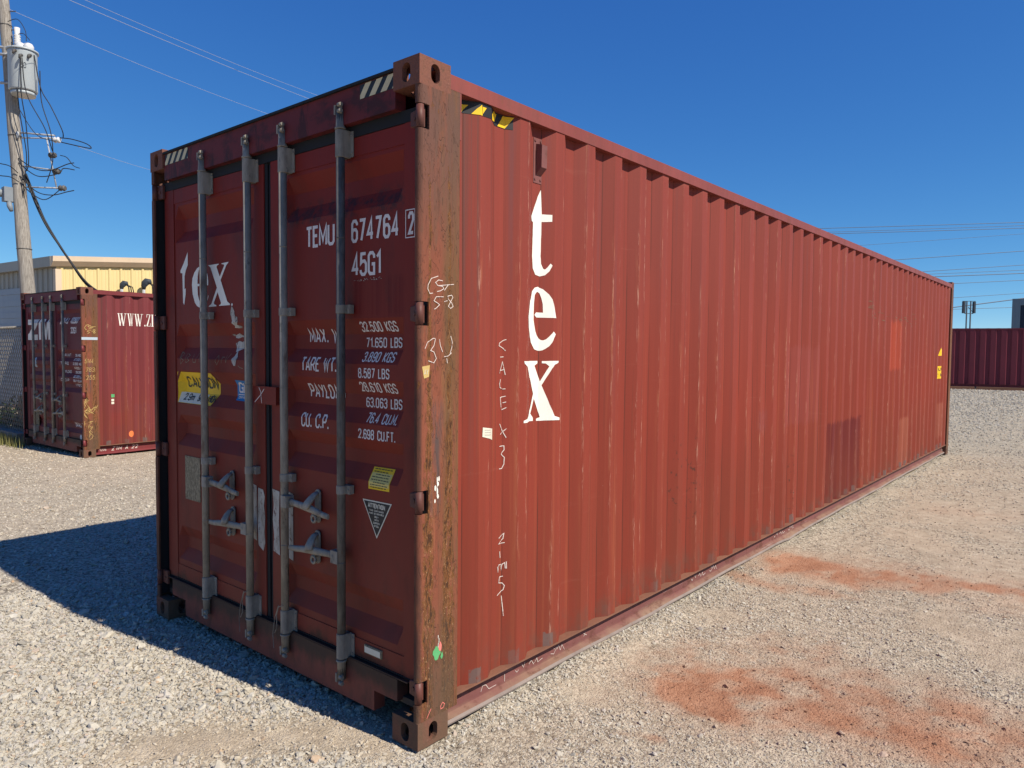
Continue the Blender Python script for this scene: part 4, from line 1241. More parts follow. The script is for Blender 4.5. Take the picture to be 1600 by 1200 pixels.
# scraped old sticker left on the upper left leaf
d = Decal(dsurf, dcuts)
rs = random.Random(4)
for cx, cz, w, h in ((-1.57, 1.885, 0.03, 0.05), (-1.555, 1.85, 0.04, 0.03), (-1.53, 1.815, 0.05, 0.015), (-1.56, 1.765, 0.06, 0.016), (-1.62, 1.77, 0.02, 0.01), (-1.545, 1.71, 0.065, 0.05), (-1.56, 1.64, 0.03, 0.05)):
    d.poly([(cx + w * math.cos(a) * rs.uniform(.5, 1.1), cz + h * math.sin(a) * rs.uniform(.4, 1.1)) for a in np.linspace(0, 5.8, 10)], lift=0.0016 + rs.random() * 0.001)
d.build('scraped_sticker', M['old_tape'], LL)
d = Decal(dsurf, dcuts)
for st in ([(-2.20, 1.67), (-2.19, 1.60)], [(-2.20, 1.67), (-2.165, 1.66), (-2.19, 1.635), (-2.15, 1.62), (-2.19, 1.595)], [(-2.13, 1.665), (-2.125, 1.605)], [(-2.115, 1.66), (-2.085, 1.65), (-2.11, 1.635), (-2.08, 1.62), (-2.12, 1.605)],
           [(-2.04, 1.66), (-2.03, 1.61), (-2.0, 1.61), (-1.985, 1.665)], [(-1.965, 1.665), (-1.955, 1.61)], [(-1.92, 1.64), (-1.94, 1.62), (-1.92, 1.605), (-1.90, 1.625), (-1.92, 1.64)],
           [(-1.75, 1.655), (-1.77, 1.62), (-1.75, 1.60), (-1.725, 1.63), (-1.75, 1.655)], [(-1.70, 1.65), (-1.70, 1.61), (-1.69, 1.645), (-1.67, 1.645)], [(-1.655, 1.655), (-1.65, 1.615), (-1.62, 1.665)], [(-1.52, 1.60), (-1.50, 1.59), (-1.47, 1.585)]):
    d.strip(st, 0.0035)
d.build('chalk_mark', M['old_plate'], LL)

# caution sign
cp = [(-2.232, 1.549), (-1.837, 1.549), (-1.779, 1.489), (-1.780, 1.434), (-1.833, 1.359), (-2.229, 1.361)]
d = Decal(dsurf, dcuts, 0.0015); d.poly(cp); cs = d.build('caution_sticker', M['yellow_paint'], LL)
d = Decal(dsurf, dcuts, 0.0022); d.poly([(-2.224, 1.363), (-1.90, 1.362), (-1.90, 1.42), (-2.215, 1.425)]); d.build('sticker_base', M['paper'], LL)
d = Decal(dsurf, dcuts, 0.0030)
d.text('CAUTION', -2.165, 1.456, -1.80, 0.066, 0.0105, 0.24)
d.text('2.9m', -2.180, 1.377, -2.055, 0.042, 0.0072, 0.2)
d.text('9ft 6in', -2.010, 1.377, -1.895, 0.042, 0.0072, 0.15)
d.text('HIGH', -1.885, 1.377, -1.805, 0.042, 0.0072, 0.2)
d.build('sticker_text', M['black_paint'], LL)
# blue certification sticker
d = Decal(dsurf, dcuts, 0.0015); d.poly([(-1.594, 1.518), (-1.470, 1.516), (-1.466, 1.402), (-1.590, 1.404)]); d.build('blue_sticker', M['blue_sticker'], LL)
d = Decal(dsurf, dcuts, 0.0025)
d.text('GL', -1.572, 1.447, -1.484, 0.060, 0.010, 0.2); d.strip([(-1.578, 1.437), (-1.482, 1.437)], 0.004)
d.text('CERTIFIED', -1.572, 1.414, -1.488, 0.013, 0.0034, 0.2)
d.build('sticker_text', M['stencil'], LL)
# yellow notice, slightly askew, with rows of print too small to read
d = Decal(dsurf, dcuts, 0.0015); d.poly([(-0.390, 1.161), (-0.245, 1.163), (-0.248, 1.066), (-0.393, 1.064)]); d.build('yellow_notice', M['yellow_paint'], RL)
d = Decal(dsurf, dcuts, 0.0022); d.poly([(-0.386, 1.138), (-0.249, 1.14), (-0.252, 1.080), (-0.389, 1.078)]); d.build('notice_panel', M['notice_yellow'], RL)
d = Decal(dsurf, dcuts, 0.0030)
for k in range(8):
    z = 1.155 - k * 0.0115; a = -0.378 + (0.02 if k % 3 == 2 else 0)
    while a < -0.262 - (0.02 if k % 2 else 0):
        w = rs.uniform(0.008, 0.02); d.strip([(a, z), (min(a + w, -0.258), z)], 0.0034); a += w + 0.004
d.build('notice_print', M['black_paint'], RL)
# attention triangle
d = Decal(dsurf, dcuts, 0.0015); d.poly([(-0.434, 1.012), (-0.231, 1.014), (-0.334, 0.842)]); d.build('triangle_sticker', M['paper'], RL)
d = Decal(dsurf, dcuts, 0.0022); d.poly([(-0.424, 1.0065), (-0.241, 1.0085), (-0.334, 0.853)]); d.build('triangle_field', M['black_paint'], RL)
d = Decal(dsurf, dcuts, 0.0030)
for s_, z, hw, h in (('ATTENTION', 0.979, 0.060, 0.022), ('THIS CONTAINER', 0.964, 0.050, 0.008), ('MUST BE REPAIRED', 0.951, 0.050, 0.008), ('ONLY', 0.936, 0.014, 0.009), ('WITH', 0.922, 0.014, 0.009), ('CORTEN', 0.908, 0.022, 0.009), ('STEEL', 0.894, 0.018, 0.009)):
    d.text(s_, -0.334 - hw, z, -0.334 + hw, h, h * 0.20, 0.24)
d.build('sticker_text', M['paper'], RL)
# reflector plate, old data plate, torn tape
MB().box(-0.412, -0.290, 0.0455, 0.0520, 0.300, 0.338, 0.002).build('reflector_plate', M['old_plate'], RL)
d = Decal(dsurf, dcuts, 0.0080); d.poly([(-0.406, 0.305), (-0.296, 0.305), (-0.296, 0.333), (-0.406, 0.333)]); d.build('reflector_face', M['paper'], RL)
MB().box(-2.140, -1.955, 0.0515, 0.0565, 0.775, 1.040, 0.002).build('data_plate', M['old_plate'], LL)
for leaf, P in ((LL, [[(-1.375, 0.962), (-1.325, 0.955), (-1.322, 0.70), (-1.330, 0.655), (-1.372, 0.665)], [(-1.310, 0.950), (-1.262, 0.945), (-1.245, 0.91), (-1.255, 0.86), (-1.243, 0.80), (-1.252, 0.72), (-1.244, 0.66), (-1.262, 0.615), (-1.312, 0.64), (-1.318, 0.8)]]),
                (RL, [[(-1.172, 0.962), (-1.105, 0.955), (-1.112, 0.80), (-1.105, 0.62), (-1.165, 0.635), (-1.158, 0.72), (-1.170, 0.80), (-1.160, 0.88)], [(-1.040, 0.965), (-0.992, 0.958), (-0.992, 0.612), (-1.040, 0.622)]])):
    for p in P:
        d = Decal(dsurf, dcuts, 0.0030); d.poly(p); d.build('torn_tape', M['old_tape'], leaf)
# latch plate across the seam, with a chalk cross
lp = MB().box(-1.316, -1.100, 0.026, 0.0485, 1.405, 1.498, 0.004)
lp = lp.build('latch_plate', M['door_red'], RL)
d = Decal(lambda x, z, l: (x, 0.026 - l, z), (), 0.0014)
d.strip([(-1.30, 1.412), (-1.245, 1.45), (-1.205, 1.487)], 0.005); d.strip([(-1.258, 1.492), (-1.24, 1.47), (-1.232, 1.41)], 0.005)
d.build('chalk_mark', M['chalk'], lp)
# hazard tape on the header ends and the side
hsurf = lambda x, z, l: (x, 0.012 - l, z)
hazard(header, hsurf, (), -0.395, -0.170, 2.795, 2.858, M['black_paint'], M['pale_stripe'], 3, 0.05)
hazard(header, hsurf, (), -2.262, -1.975, 2.795, 2.858, M['black_paint'], M['pale_stripe'], 4, 0.05)
d = Decal(ssurf, scuts, 0.0014); d.poly([(0.238, 2.742), (0.384, 2.742), (0.465, 2.744), (0.531, 2.737), (0.621, 2.738), (0.621, 2.799), (0.238, 2.799)]); d.build('hazard_tape', M['black_paint'], sidep)
for k, pts in enumerate(([(0.291, 2.778), (0.325, 2.780), (0.293, 2.743)], [(0.384, 2.790), (0.387, 2.743), (0.337, 2.743), (0.36, 2.769)], [(0.388, 2.782), (0.414, 2.783), (0.389, 2.751)], [(0.464, 2.772), (0.498, 2.799), (0.526, 2.790), (0.512, 2.754), (0.466, 2.745)], [(0.571, 2.795), (0.625, 2.795), (0.585, 2.740), (0.534, 2.740), (0.559, 2.775)])):
    d = Decal(ssurf, scuts, 0.0024); d.poly(pts); d.build('hazard_stripe', M['yellow_paint'], sidep)

# lettering on the long side
st = [(0.865, 2.502), (0.866, 2.482), (0.867, 2.462), (0.868, 2.442), (0.869, 2.422), (0.87, 2.402), (0.871, 2.382), (0.895, 2.382), (0.92, 2.383), (0.92, 2.349), (0.895, 2.346), (0.87, 2.344), (0.87, 2.323), (0.87, 2.302), (0.87, 2.28), (0.869, 2.259), (0.869, 2.238), (0.869, 2.217), (0.869, 2.196), (0.868, 2.174), (0.87, 2.155), (0.871, 2.136), (0.881, 2.111), (0.89, 2.107), (0.901, 2.118), (0.916, 2.139), (0.925, 2.129), (0.911, 2.1), (0.89, 2.079), (0.866, 2.072), (0.831, 2.078), (0.81, 2.108), (0.808, 2.128), (0.806, 2.148), (0.803, 2.168), (0.804, 2.189), (0.804, 2.21), (0.805, 2.231), (0.805, 2.252), (0.806, 2.273), (0.806, 2.294), (0.807, 2.314), (0.807, 2.335), (0.797, 2.34), (0.793, 2.362), (0.803, 2.384), (0.813, 2.406), (0.823, 2.426), (0.833, 2.446), (0.842, 2.467)]
se = [(0.956, 1.865), (0.927, 1.865), (0.909, 1.865), (0.89, 1.865), (0.871, 1.865), (0.844, 1.865), (0.829, 1.877), (0.841, 1.89), (0.884, 1.89), (0.883, 1.912), (0.882, 1.934), (0.875, 1.963), (0.866, 1.987), (0.852, 1.994), (0.84, 1.989), (0.829, 1.976), (0.826, 1.954), (0.823, 1.931), (0.823, 1.911), (0.822, 1.891), (0.822, 1.871), (0.822, 1.851), (0.829, 1.823), (0.837, 1.796), (0.848, 1.775), (0.864, 1.759), (0.875, 1.751), (0.887, 1.75), (0.9, 1.756), (0.914, 1.769), (0.937, 1.796), (0.954, 1.782), (0.939, 1.761), (0.929, 1.74), (0.916, 1.722), (0.899, 1.709), (0.883, 1.7), (0.869, 1.697), (0.85, 1.699), (0.829, 1.705), (0.802, 1.739), (0.796, 1.763), (0.779, 1.787), (0.754, 1.81), (0.747, 1.837), (0.739, 1.863), (0.752, 1.885), (0.765, 1.906), (0.779, 1.928), (0.796, 1.951), (0.802, 1.972), (0.807, 1.994), (0.828, 2.013), (0.853, 2.019), (0.882, 2.008), (0.896, 1.996), (0.911, 1.983), (0.928, 1.958), (0.933, 1.939), (0.94, 1.92), (0.948, 1.892)]
sx = [(0.699, 1.646), (0.757, 1.646), (0.821, 1.646), (0.857, 1.646), (0.857, 1.634), (0.833, 1.622), (0.844, 1.602), (0.855, 1.582), (0.866, 1.561), (0.872, 1.541), (0.883, 1.56), (0.894, 1.579), (0.905, 1.599), (0.917, 1.618), (0.9, 1.633), (0.881, 1.634), (0.881, 1.645), (0.901, 1.645), (0.921, 1.646), (0.945, 1.646), (0.982, 1.646), (0.979, 1.636), (0.948, 1.626), (0.931, 1.609), (0.921, 1.591), (0.911, 1.574), (0.9, 1.557), (0.89, 1.539), (0.88, 1.522), (0.888, 1.502), (0.896, 1.482), (0.904, 1.463), (0.912, 1.443), (0.919, 1.423), (0.928, 1.403), (0.937, 1.383), (0.951, 1.363), (0.993, 1.352), (0.993, 1.339), (0.959, 1.341), (0.929, 1.342), (0.911, 1.342), (0.892, 1.342), (0.874, 1.341), (0.849, 1.342), (0.849, 1.352), (0.873, 1.359), (0.868, 1.378), (0.86, 1.398), (0.85, 1.417), (0.84, 1.437), (0.83, 1.457), (0.823, 1.438), (0.816, 1.419), (0.809, 1.4), (0.801, 1.382), (0.822, 1.36), (0.823, 1.344), (0.759, 1.344), (0.698, 1.344), (0.698, 1.355), (0.758, 1.37), (0.786, 1.386), (0.798, 1.405), (0.805, 1.424), (0.811, 1.443), (0.817, 1.462), (0.824, 1.481), (0.817, 1.501), (0.81, 1.521), (0.804, 1.541), (0.797, 1.56), (0.776, 1.581), (0.747, 1.601), (0.724, 1.62), (0.703, 1.635)]
for p in (st, se, sx):
    d = Decal(ssurf, scuts); d.poly(p); d.build('lettering', M['white_letter'], sidep)

CH_POST = [[(0.108, 2.008), (0.068, 1.995), (0.05, 1.967), (0.048, 1.951), (0.06, 1.932), (0.078, 1.935)], [(0.134, 1.99), (0.11, 1.992), (0.092, 1.98), (0.106, 1.968), (0.134, 1.967), (0.14, 1.957), (0.12, 1.947), (0.101, 1.943)], [(0.115, 1.969), (0.201, 1.98)], [(0.167, 1.976), (0.153, 1.961), (0.143, 1.95)], [(0.139, 1.923), (0.096, 1.921), (0.083, 1.903), (0.106, 1.894), (0.115, 1.888), (0.097, 1.874), (0.085, 1.868)], [(0.144, 1.903), (0.163, 1.908)], [(0.189, 1.933), (0.165, 1.928), (0.168, 1.915), (0.189, 1.899), (0.197, 1.885), (0.182, 1.876), (0.168, 1.884), (0.182, 1.905), (0.195, 1.924), (0.189, 1.932)], [(0.033, 1.702), (0.047, 1.729), (0.079, 1.746), (0.093, 1.746), (0.084, 1.716), (0.065, 1.695), (0.084, 1.689), (0.098, 1.662), (0.084, 1.643), (0.052, 1.652)], [(0.116, 1.743), (0.121, 1.716), (0.135, 1.689)], [(0.183, 1.758), (0.193, 1.731), (0.19, 1.71), (0.179, 1.682)], [(0.145, 1.669), (0.169, 1.672), (0.19, 1.686)], [(0.16, 1.662), (0.164, 1.641)]]
CH_SIDE = [[(0.6, 1.75), (0.591, 1.747), (0.561, 1.732), (0.558, 1.72), (0.584, 1.709), (0.597, 1.696)], [(0.567, 1.666), (0.588, 1.667)], [(0.562, 1.587), (0.583, 1.644), (0.596, 1.581)], [(0.565, 1.602), (0.593, 1.606)], [(0.569, 1.56), (0.563, 1.538), (0.565, 1.522), (0.581, 1.513), (0.597, 1.514)], [(0.6, 1.479), (0.569, 1.473)], [(0.569, 1.475), (0.576, 1.419)], [(0.585, 1.447), (0.601, 1.451)], [(0.578, 1.413), (0.604, 1.425)], [(0.565, 1.347), (0.601, 1.279)], [(0.604, 1.323), (0.571, 1.296)], [(0.565, 1.239), (0.592, 1.24), (0.593, 1.221), (0.578, 1.201), (0.594, 1.184), (0.592, 1.151), (0.582, 1.131), (0.562, 1.131)], [(0.562, 0.795), (0.593, 0.815), (0.589, 0.79), (0.562, 0.768), (0.597, 0.77)], [(0.569, 0.731), (0.572, 0.699)], [(0.553, 0.66), (0.557, 0.632), (0.563, 0.666), (0.578, 0.667), (0.579, 0.637), (0.585, 0.665), (0.597, 0.672), (0.6, 0.643)], [(0.605, 0.676), (0.606, 0.642)], [(0.59, 0.606), (0.569, 0.606), (0.564, 0.578), (0.587, 0.573), (0.597, 0.559), (0.591, 0.539), (0.552, 0.519)], [(0.583, 0.511), (0.588, 0.468), (0.594, 0.41)]]
CH_RAIL = [[(0.46, 0.074), (0.473, 0.1), (0.499, 0.095)], [(0.494, 0.097), (0.517, 0.069), (0.57, 0.07)], [(0.633, 0.103), (0.633, 0.065)], [(0.716, 0.091), (0.729, 0.077), (0.741, 0.087)], [(0.767, 0.107), (0.78, 0.086), (0.792, 0.111)], [(0.826, 0.087), (0.845, 0.102), (0.866, 0.074)], [(0.872, 0.08), (0.892, 0.099), (0.899, 0.075), (0.94, 0.083)], [(1.011, 0.082), (1.039, 0.073), (1.068, 0.103), (1.039, 0.099)], [(1.068, 0.09), (1.082, 0.107), (1.097, 0.076), (1.112, 0.102), (1.135, 0.068)], [(1.311, 0.104), (1.352, 0.083)], [(1.323, 0.082), (1.339, 0.105)]]
psurf = lambda y, z, l: (l, y, z)
d = Decal(psurf, (), 0.0014)
for s_ in CH_POST: d.strip(s_, 0.003)
d.build('chalk_mark', M['chalk'], post)
d = Decal(ssurf, scuts)
for s_ in CH_SIDE: d.strip(s_, 0.0036)
d.build('chalk_mark', M['chalk'], sidep)
brail = [o for o in big_box.children if o.name.startswith('bottom_rail')][0]
d = Decal(lambda y, z, l: (-0.062 + l, y, z), (), 0.0014)
for s_ in CH_RAIL: d.strip(s_, 0.0026)
for off, sc_ in ((1.95, 1.0), (3.4, 1.2)):
    for s_ in CH_RAIL[3:9]: d.strip([(y * sc_ + off, z) for y, z in s_], 0.0035)
d.build('chalk_mark', M['chalk'], brail)
# spray dabs, stickers
rs = random.Random(9)
def blob(cy, cz, w, h, n=14): return [(cy + w * math.cos(a) * rs.uniform(.7, 1.15), cz + h * math.sin(a) * rs.uniform(.7, 1.15)) for a in np.linspace(0, 6.0, n)]
d = Decal(psurf, (), 0.0014); d.poly(blob(0.108, 0.395, 0.024, 0.032)); d.poly(blob(0.138, 0.372, 0.008, 0.016), lift=0.0018); d.build('paint_dab', M['green_paint'], post)
d = Decal(psurf, (), 0.0022); d.poly(blob(0.128, 0.415, 0.009, 0.021)); d.build('paint_dab', M['pink_paint'], post)
d = Decal(psurf, (), 0.0016); d.poly([(0.017, 1.628), (0.061, 1.634), (0.056, 1.585), (0.028, 1.578)]); d.build('buff_label', M['label_buff'], post)
d = Decal(psurf, (), 0.0024); d.text('AY', 0.028, 1.594, 0.052, 0.022, 0.002); d.build('label_scribble', M['paper'], post)
d = Decal(psurf, (), 0.0016)
for k in range(9): d.poly(blob(0.105 + rs.uniform(-.012, .012), 1.10 + rs.uniform(-.05, .05), rs.uniform(.003, .008), rs.uniform(.006, .018), 8), lift=0.0014 + k * 0.0002)
for k in range(5): d.poly(blob(0.118 + rs.uniform(-.006, .006), 0.46 + rs.uniform(-.06, .08), .002, rs.uniform(.004, .012), 7), lift=0.0014 + k * 0.0002)
d.build('paint_chip', M['white_letter'], post)
d = Decal(psurf, (), 0.0014); d.strip([(0.145, 0.162), (0.132, 0.150), (0.134, 0.136), (0.150, 0.138), (0.156, 0.152), (0.145, 0.162)], 0.003); d.strip([(0.05, 0.125), (0.075, 0.16)], 0.003); d.build('chalk_mark', M['pink_paint'], post)
d = Decal(ssurf, scuts, 0.0018); d.poly([(0.399, 1.346), (0.505, 1.330), (0.503, 1.277), (0.396, 1.303)]); d.build('white_label', M['paper'], sidep)
d = Decal(ssurf, scuts, 0.0026)
for k in range(3): d.strip([(0.412, 1.333 - k * 0.011), (0.462, 1.329 - k * 0.011)], 0.003)
d.build('label_print', M['old_tape'], sidep)
d = Decal(ssurf, scuts, 0.0018); d.poly([(11.05, 1.50), (11.53, 1.50), (11.53, 1.30), (11.05, 1.30)]); d.build('yellow_sticker', M['yellow_paint'], sidep)
d = Decal(ssurf, scuts, 0.0018); d.poly([(11.24, 1.665), (11.53, 1.67), (11.30, 1.80)]); d.build('warning_triangle', M['yellow_paint'], sidep)
d = Decal(ssurf, scuts, 0.0028)
d.text('CAUTION', 11.15, 1.425, 11.47, 0.05, 0.01); d.text('2.9m', 11.2, 1.335, 11.42, 0.05, 0.01)
d.build('sticker_text', M['black_paint'], sidep)
# rubbed scratches high on the far half, as paint scrapes
d = Decal(ssurf, scuts, 0.0016)
for k in range(90):
    y = rs.uniform(6.9, 9.4); z = 2.20 + rs.gauss(0, 0.05) - (y - 7) * 0.035
    d.poly([(y, z), (y + rs.uniform(.02, .10), z + rs.uniform(-.01, .004)), (y + rs.uniform(.01, .06), z + rs.uniform(.006, .014))], lift=0.0014 + (k % 6) * 0.0002)
d.build('paint_scrape', M['lip_rust'], sidep)
# ventilator in the third recess
vb = MB().box(-0.0535, -0.0455, 0.803, 0.871, 2.530, 2.750, 0.002)
P_ = [(-0.0458, 2.570), (-0.010, 2.602), (-0.008, 2.712), (-0.0458, 2.722)]
vb.prism([(p[0], p[1]) for p in P_], 'y', 0.822, 0.866)
vb.bm.faces.ensure_lookup_table()
for z in (2.548, 2.737):
    vb.tube([(-0.046, 0.815, z), (-0.041, 0.815, z)], 0.006, 6); vb.tube([(-0.046, 0.858, z), (-0.041, 0.858, z)], 0.006, 6)
vb.build('ventilator', M['rail_purple'], big_box)

# ======================= the maroon container behind =======================
zb = empty('shipping_container', (-9.80, 2.181, 0.0), 0.0349)
tag(zb, 'short maroon shipping container with white web address and ZIM doors, below the utility pole', 'shipping container')
H2 = 2.591
MZ = dict(casting=M['casting'], post_far=M['maroon_part'], rail=M['maroon_part'], side=M['side_maroon'], brail=M['maroon_part'], lip=M['lip_rust'], edge=M['maroon_part'],
          header=M['door_maroon'], sill=M['sill'], door=M['door_maroon'], hinge=M['maroon_part'])
build_box(zb, W, 6.058, H2, MZ)
HZ2 = [0.22, 0.95, 1.66, 2.36]
zpost = door_post(zb, W, H2, True, HZ2, M['post_rust'])
door_post(zb, W, H2, False, HZ2, M['maroon_part'])
zl, zsurf_d, zcuts, zheader, zsill = door_end(zb, W, H2, MZ, [-1.93, -1.49, -1.16, -0.71], [(M['galv'], M['galv_light'])] * 4, HZ2)
zside = [o for o in zb.children if o.name.startswith('side_panel')][0]
zcut_s = [(y, 0, (1, 0, 0)) for y in breaks(0.205, 2.2)]
d = Decal(zsurf_d, zcuts)
for pts in ([(-2.255, 2.140), (-1.86, 2.140), (-1.86, 2.05), (-2.09, 1.885), (-1.86, 1.885), (-1.86, 1.795), (-2.265, 1.795), (-2.265, 1.885), (-2.03, 2.05), (-2.255, 2.05)],
            [(-1.81, 1.80), (-1.72, 1.80), (-1.72, 2.14), (-1.81, 2.14)],
            [(-1.68, 1.80), (-1.60, 1.80), (-1.60, 2.0), (-1.53, 1.80), (-1.48, 1.80), (-1.41, 2.0), (-1.41, 1.80), (-1.33, 1.80), (-1.33, 2.14), (-1.44, 2.14), (-1.505, 1.95), (-1.57, 2.14), (-1.68, 2.14)]): d.poly(pts)
d.build('lettering', M['white_letter'], zl[0])
d = Decal(zsurf_d, zcuts)
d.poly([(-2.02 + 0.075 * math.cos(a), 1.42 + 0.085 * math.sin(a)) for a in np.linspace(0, 5.9, 14)])
d.build('round_sticker', M['sign_pale'], zl[0])
MB().box(-2.10, -1.87, 0.050, 0.0565, 0.345, 0.62).build('data_plate', M['old_plate'], zl[0])
d = Decal(zsurf_d, zcuts)
d.text('ZIMU', -0.93, 2.045, -0.62, 0.10, 0.02); d.text('103507', -0.54, 2.045, -0.24, 0.10, 0.018, 0.25)
d.text('22G1', -0.53, 1.893, -0.315, 0.10, 0.018, 0.22)
for k, (s_, t_) in enumerate((('MAX.WT', '30.480 KG'), ('', '67.200 LB'), ('TARE', '2.220 KG'), ('', '4.900 LB'), ('PAYLOAD', '28.260 KG'), ('', '62.300 LB'), ('CU.CAP', '33.1 CU.M'), ('', '1.170 CU.F'))):
    z = 1.535 - k * 0.066
    d.text(t_, -0.47, z, -0.16, 0.040, 0.009)
    if s_: d.text(s_, -0.94, z, -0.62, 0.048, 0.010)
d.text('UKALL 11', -0.50, 0.44, -0.165, 0.075, 0.012)
d.build('lettering', M['stencil'], zl[1])
d = Decal(zsurf_d, zcuts); d.poly([(-0.207 + 0.035 * math.cos(a), 0.30 + 0.04 * math.sin(a)) for a in np.linspace(0, 5.9, 12)]); d.build('round_sticker', M['sign_pale'], zl[1])
# serif web address along the side
def serif(d, c, a, b, h, k):
    """upright roman capitals: thick and thin strokes with slab serifs"""
    U = lambda u, v: (a + u * k, b + v * h)
    if c == 'W':
        for p, q, w in (((.14, 1), (.34, 0), .13), ((.34, .02), (.52, .86), .055), ((.46, 1), (.66, 0), .13), ((.66, .02), (.86, 1), .055)): d.strip([U(*p), U(*q)], w * k)
        for p in (.14, .46, .87): d.strip([U(p - .13, .98), U(p + .13, .98)], .045 * k)
        return 1.03
    if c == '.':
        d.poly([U(.06, 0), U(.20, 0), U(.20, .12), U(.06, .12)]); return .28
    if c == 'Z':
        d.strip([U(.06, .97), U(.62, .97)], .055 * k); d.strip([U(.56, .95), U(.10, .05)], .15 * k); d.strip([U(.04, .03), U(.66, .03)], .055 * k)
        d.strip([U(.08, .97), U(.06, .74)], .05 * k); d.strip([U(.64, .03), U(.67, .28)], .05 * k); return .74
    if c == 'I':
        d.strip([U(.2, 0), U(.2, 1)], .15 * k); d.strip([U(.04, .98), U(.36, .98)], .045 * k); d.strip([U(.04, .02), U(.36, .02)], .045 * k); return .42
    if c == 'M':
        for p, q, w in (((.16, 0), (.16, 1), .05), ((.18, 1), (.48, .05), .13), ((.48, .05), (.78, 1), .05), ((.8, 1), (.8, 0), .14)): d.strip([U(*p), U(*q)], w * k)
        for p in (.14, .82): d.strip([U(p - .13, .02), U(p + .13, .02)], .045 * k)
        return 1.0
d = Decal(lambda y, z, l: (prof(y) + dent(y, z, 0.0034) + l, y, z), zcut_s)
pen = 0.545
for c in 'WWW.ZIM':
    pen += serif(d, c, pen, 2.025, 0.195, 0.122) * 0.122 + 0.004
d.build('lettering', M['white_letter'], zside)
d = Decal(lambda y, z, l: (prof(y) + dent(y, z, 0.0034) + l, y, z), zcut_s, 0.002)
d.poly([(0.713 + 0.042 * math.cos(a), 0.31 + 0.05 * math.sin(a)) for a in np.linspace(0, 5.9, 14)]); d.build('orange_sticker', M['orange_sticker'], zside)
d = Decal(lambda y, z, l: (prof(y) + dent(y, z, 0.0034) + l, y, z), zcut_s, 0.002)
d.poly([(0.415, 0.955), (0.47, 0.955), (0.47, 0.905), (0.415, 0.905)]); d.build('green_sticker', M['green_paint'], zside)
d = Decal(lambda y, z, l: (prof(y) + dent(y, z, 0.0034) + l, y, z), zcut_s, 0.002)
d.poly([(0.415, 0.88), (0.46, 0.88), (0.46, 0.845), (0.415, 0.845)]); d.poly([(0.415, 0.835), (0.46, 0.835), (0.46, 0.80), (0.415, 0.80)]); d.build('white_label', M['paper'], zside)
d = Decal(psurf, (), 0.0016); d.poly([(0.0, 1.835), (0.2275, 1.835), (0.2275, 1.795), (0.0, 1.795)]); d.build('tape_strip', M['sign_pale'], zpost)
d = Decal(psurf, (), 0.0024)
for s_ in CH_POST[:7]: d.strip([(y, z + 0.02) for y, z in s_], 0.006)
zr = random.Random(12)
for k in range(16):
    y, z = zr.uniform(0.03, 0.18), zr.uniform(0.35, 0.95)
    p = [(y, z)]
    for j in range(5):
        y = min(0.21, max(0.02, y + zr.uniform(-.06, .06))); z += zr.uniform(-.07, .05); p.append((y, z))
    d.strip(p, 0.0045)
for t_, y, z in (('5144', 0.035, 1.44), ('783', 0.050, 1.31), ('255', 0.055, 1.19)):
    d.text(t_, y, z, y + 0.12, 0.065, 0.0045, 0.3, 0.15)
d.build('chalk_mark', M['label_buff'], zpost)
zrail = [o for o in zb.children if o.name.startswith('bottom_rail')][0]
d = Decal(lambda y, z, l: (-0.062 + l, y, z), (), 0.0014)
d.text('Z1M A 22', 0.43, 0.066, 0.83, 0.062, 0.009, 0.3, 0.25)
d.text('1225', 0.25, 0.072, 0.35, 0.035, 0.005)
d.build('chalk_mark', M['chalk'], zrail)

# ======================= far maroon container on the right =======================
fb = empty('shipping_container', (9.2, 40.75, 0.075), R(4.0))
tag(fb, 'dark maroon shipping container lying broadside across the far end of the yard', 'shipping container')
MF = dict(casting=M['maroon_far'], post_far=M['maroon_far'], rail=M['maroon_far'], side=M['maroon_far'], brail=M['maroon_far'], lip=M['maroon_far'], edge=M['maroon_far'], header=M['maroon_far'], sill=M['maroon_far'], door=M['maroon_far'], hinge=M['maroon_far'])
# its long side faces the camera: local +x must point to -y in the yard
fb.rotation_euler = (0, 0, R(14.0 - 90.0))
fb.location = (-11.6, 37.3, 0.075)
build_box(fb, W, 13.6, H, MF, ph=0.1, pitch=0.425, amp=0.0015)
for right in (True, False):
    MB().box(*((-0.08, 0.0) if right else (-W, -W + 0.08)), 0.0, 0.165, 0.118, H - 0.118, 0.008).build('corner_post', M['maroon_far'], fb)
MB().box(-W + 0.08, -0.08, 0.02, 0.05, 0.118, H - 0.118).build('door', M['maroon_far'], fb)
fside = [o for o in fb.children if o.name.startswith('side_panel')][0]

# ======================= grey-blue block behind it, standing in for stacked containers =======================
sh = empty('metal_shed', (-3.2, 53.7, 0.0))
tag(sh, 'tall grey framed dark ribbed shed rising behind the far maroon container', 'shed')
MB().box(0, 9, 0, 0.3, 0, 5.2).build('wall', M['shed_dark'], sh)
fr = MB().box(-0.02, 0.42, -0.10, -0.002, 0, 5.2, 0.02).box(0.4205, 9, -0.10, -0.002, 4.78, 5.2, 0.02)
fr.build('frame', M['shed_grey'], sh)
rb = MB()
for k in range(24): rb.box(0.60 + k * 0.35, 0.72 + k * 0.35, -0.05, -0.002, 0, 4.76)
rb.build('wall_rib', M['shed_dark'], sh)
MB().box(0, 9, 0.3005, 6, 5.10, 5.2).build('roof', M['shed_grey'], sh)
MB().box(0, 0.25, 0.3005, 6, 0, 5.09).build('wall', M['shed_grey'], sh)

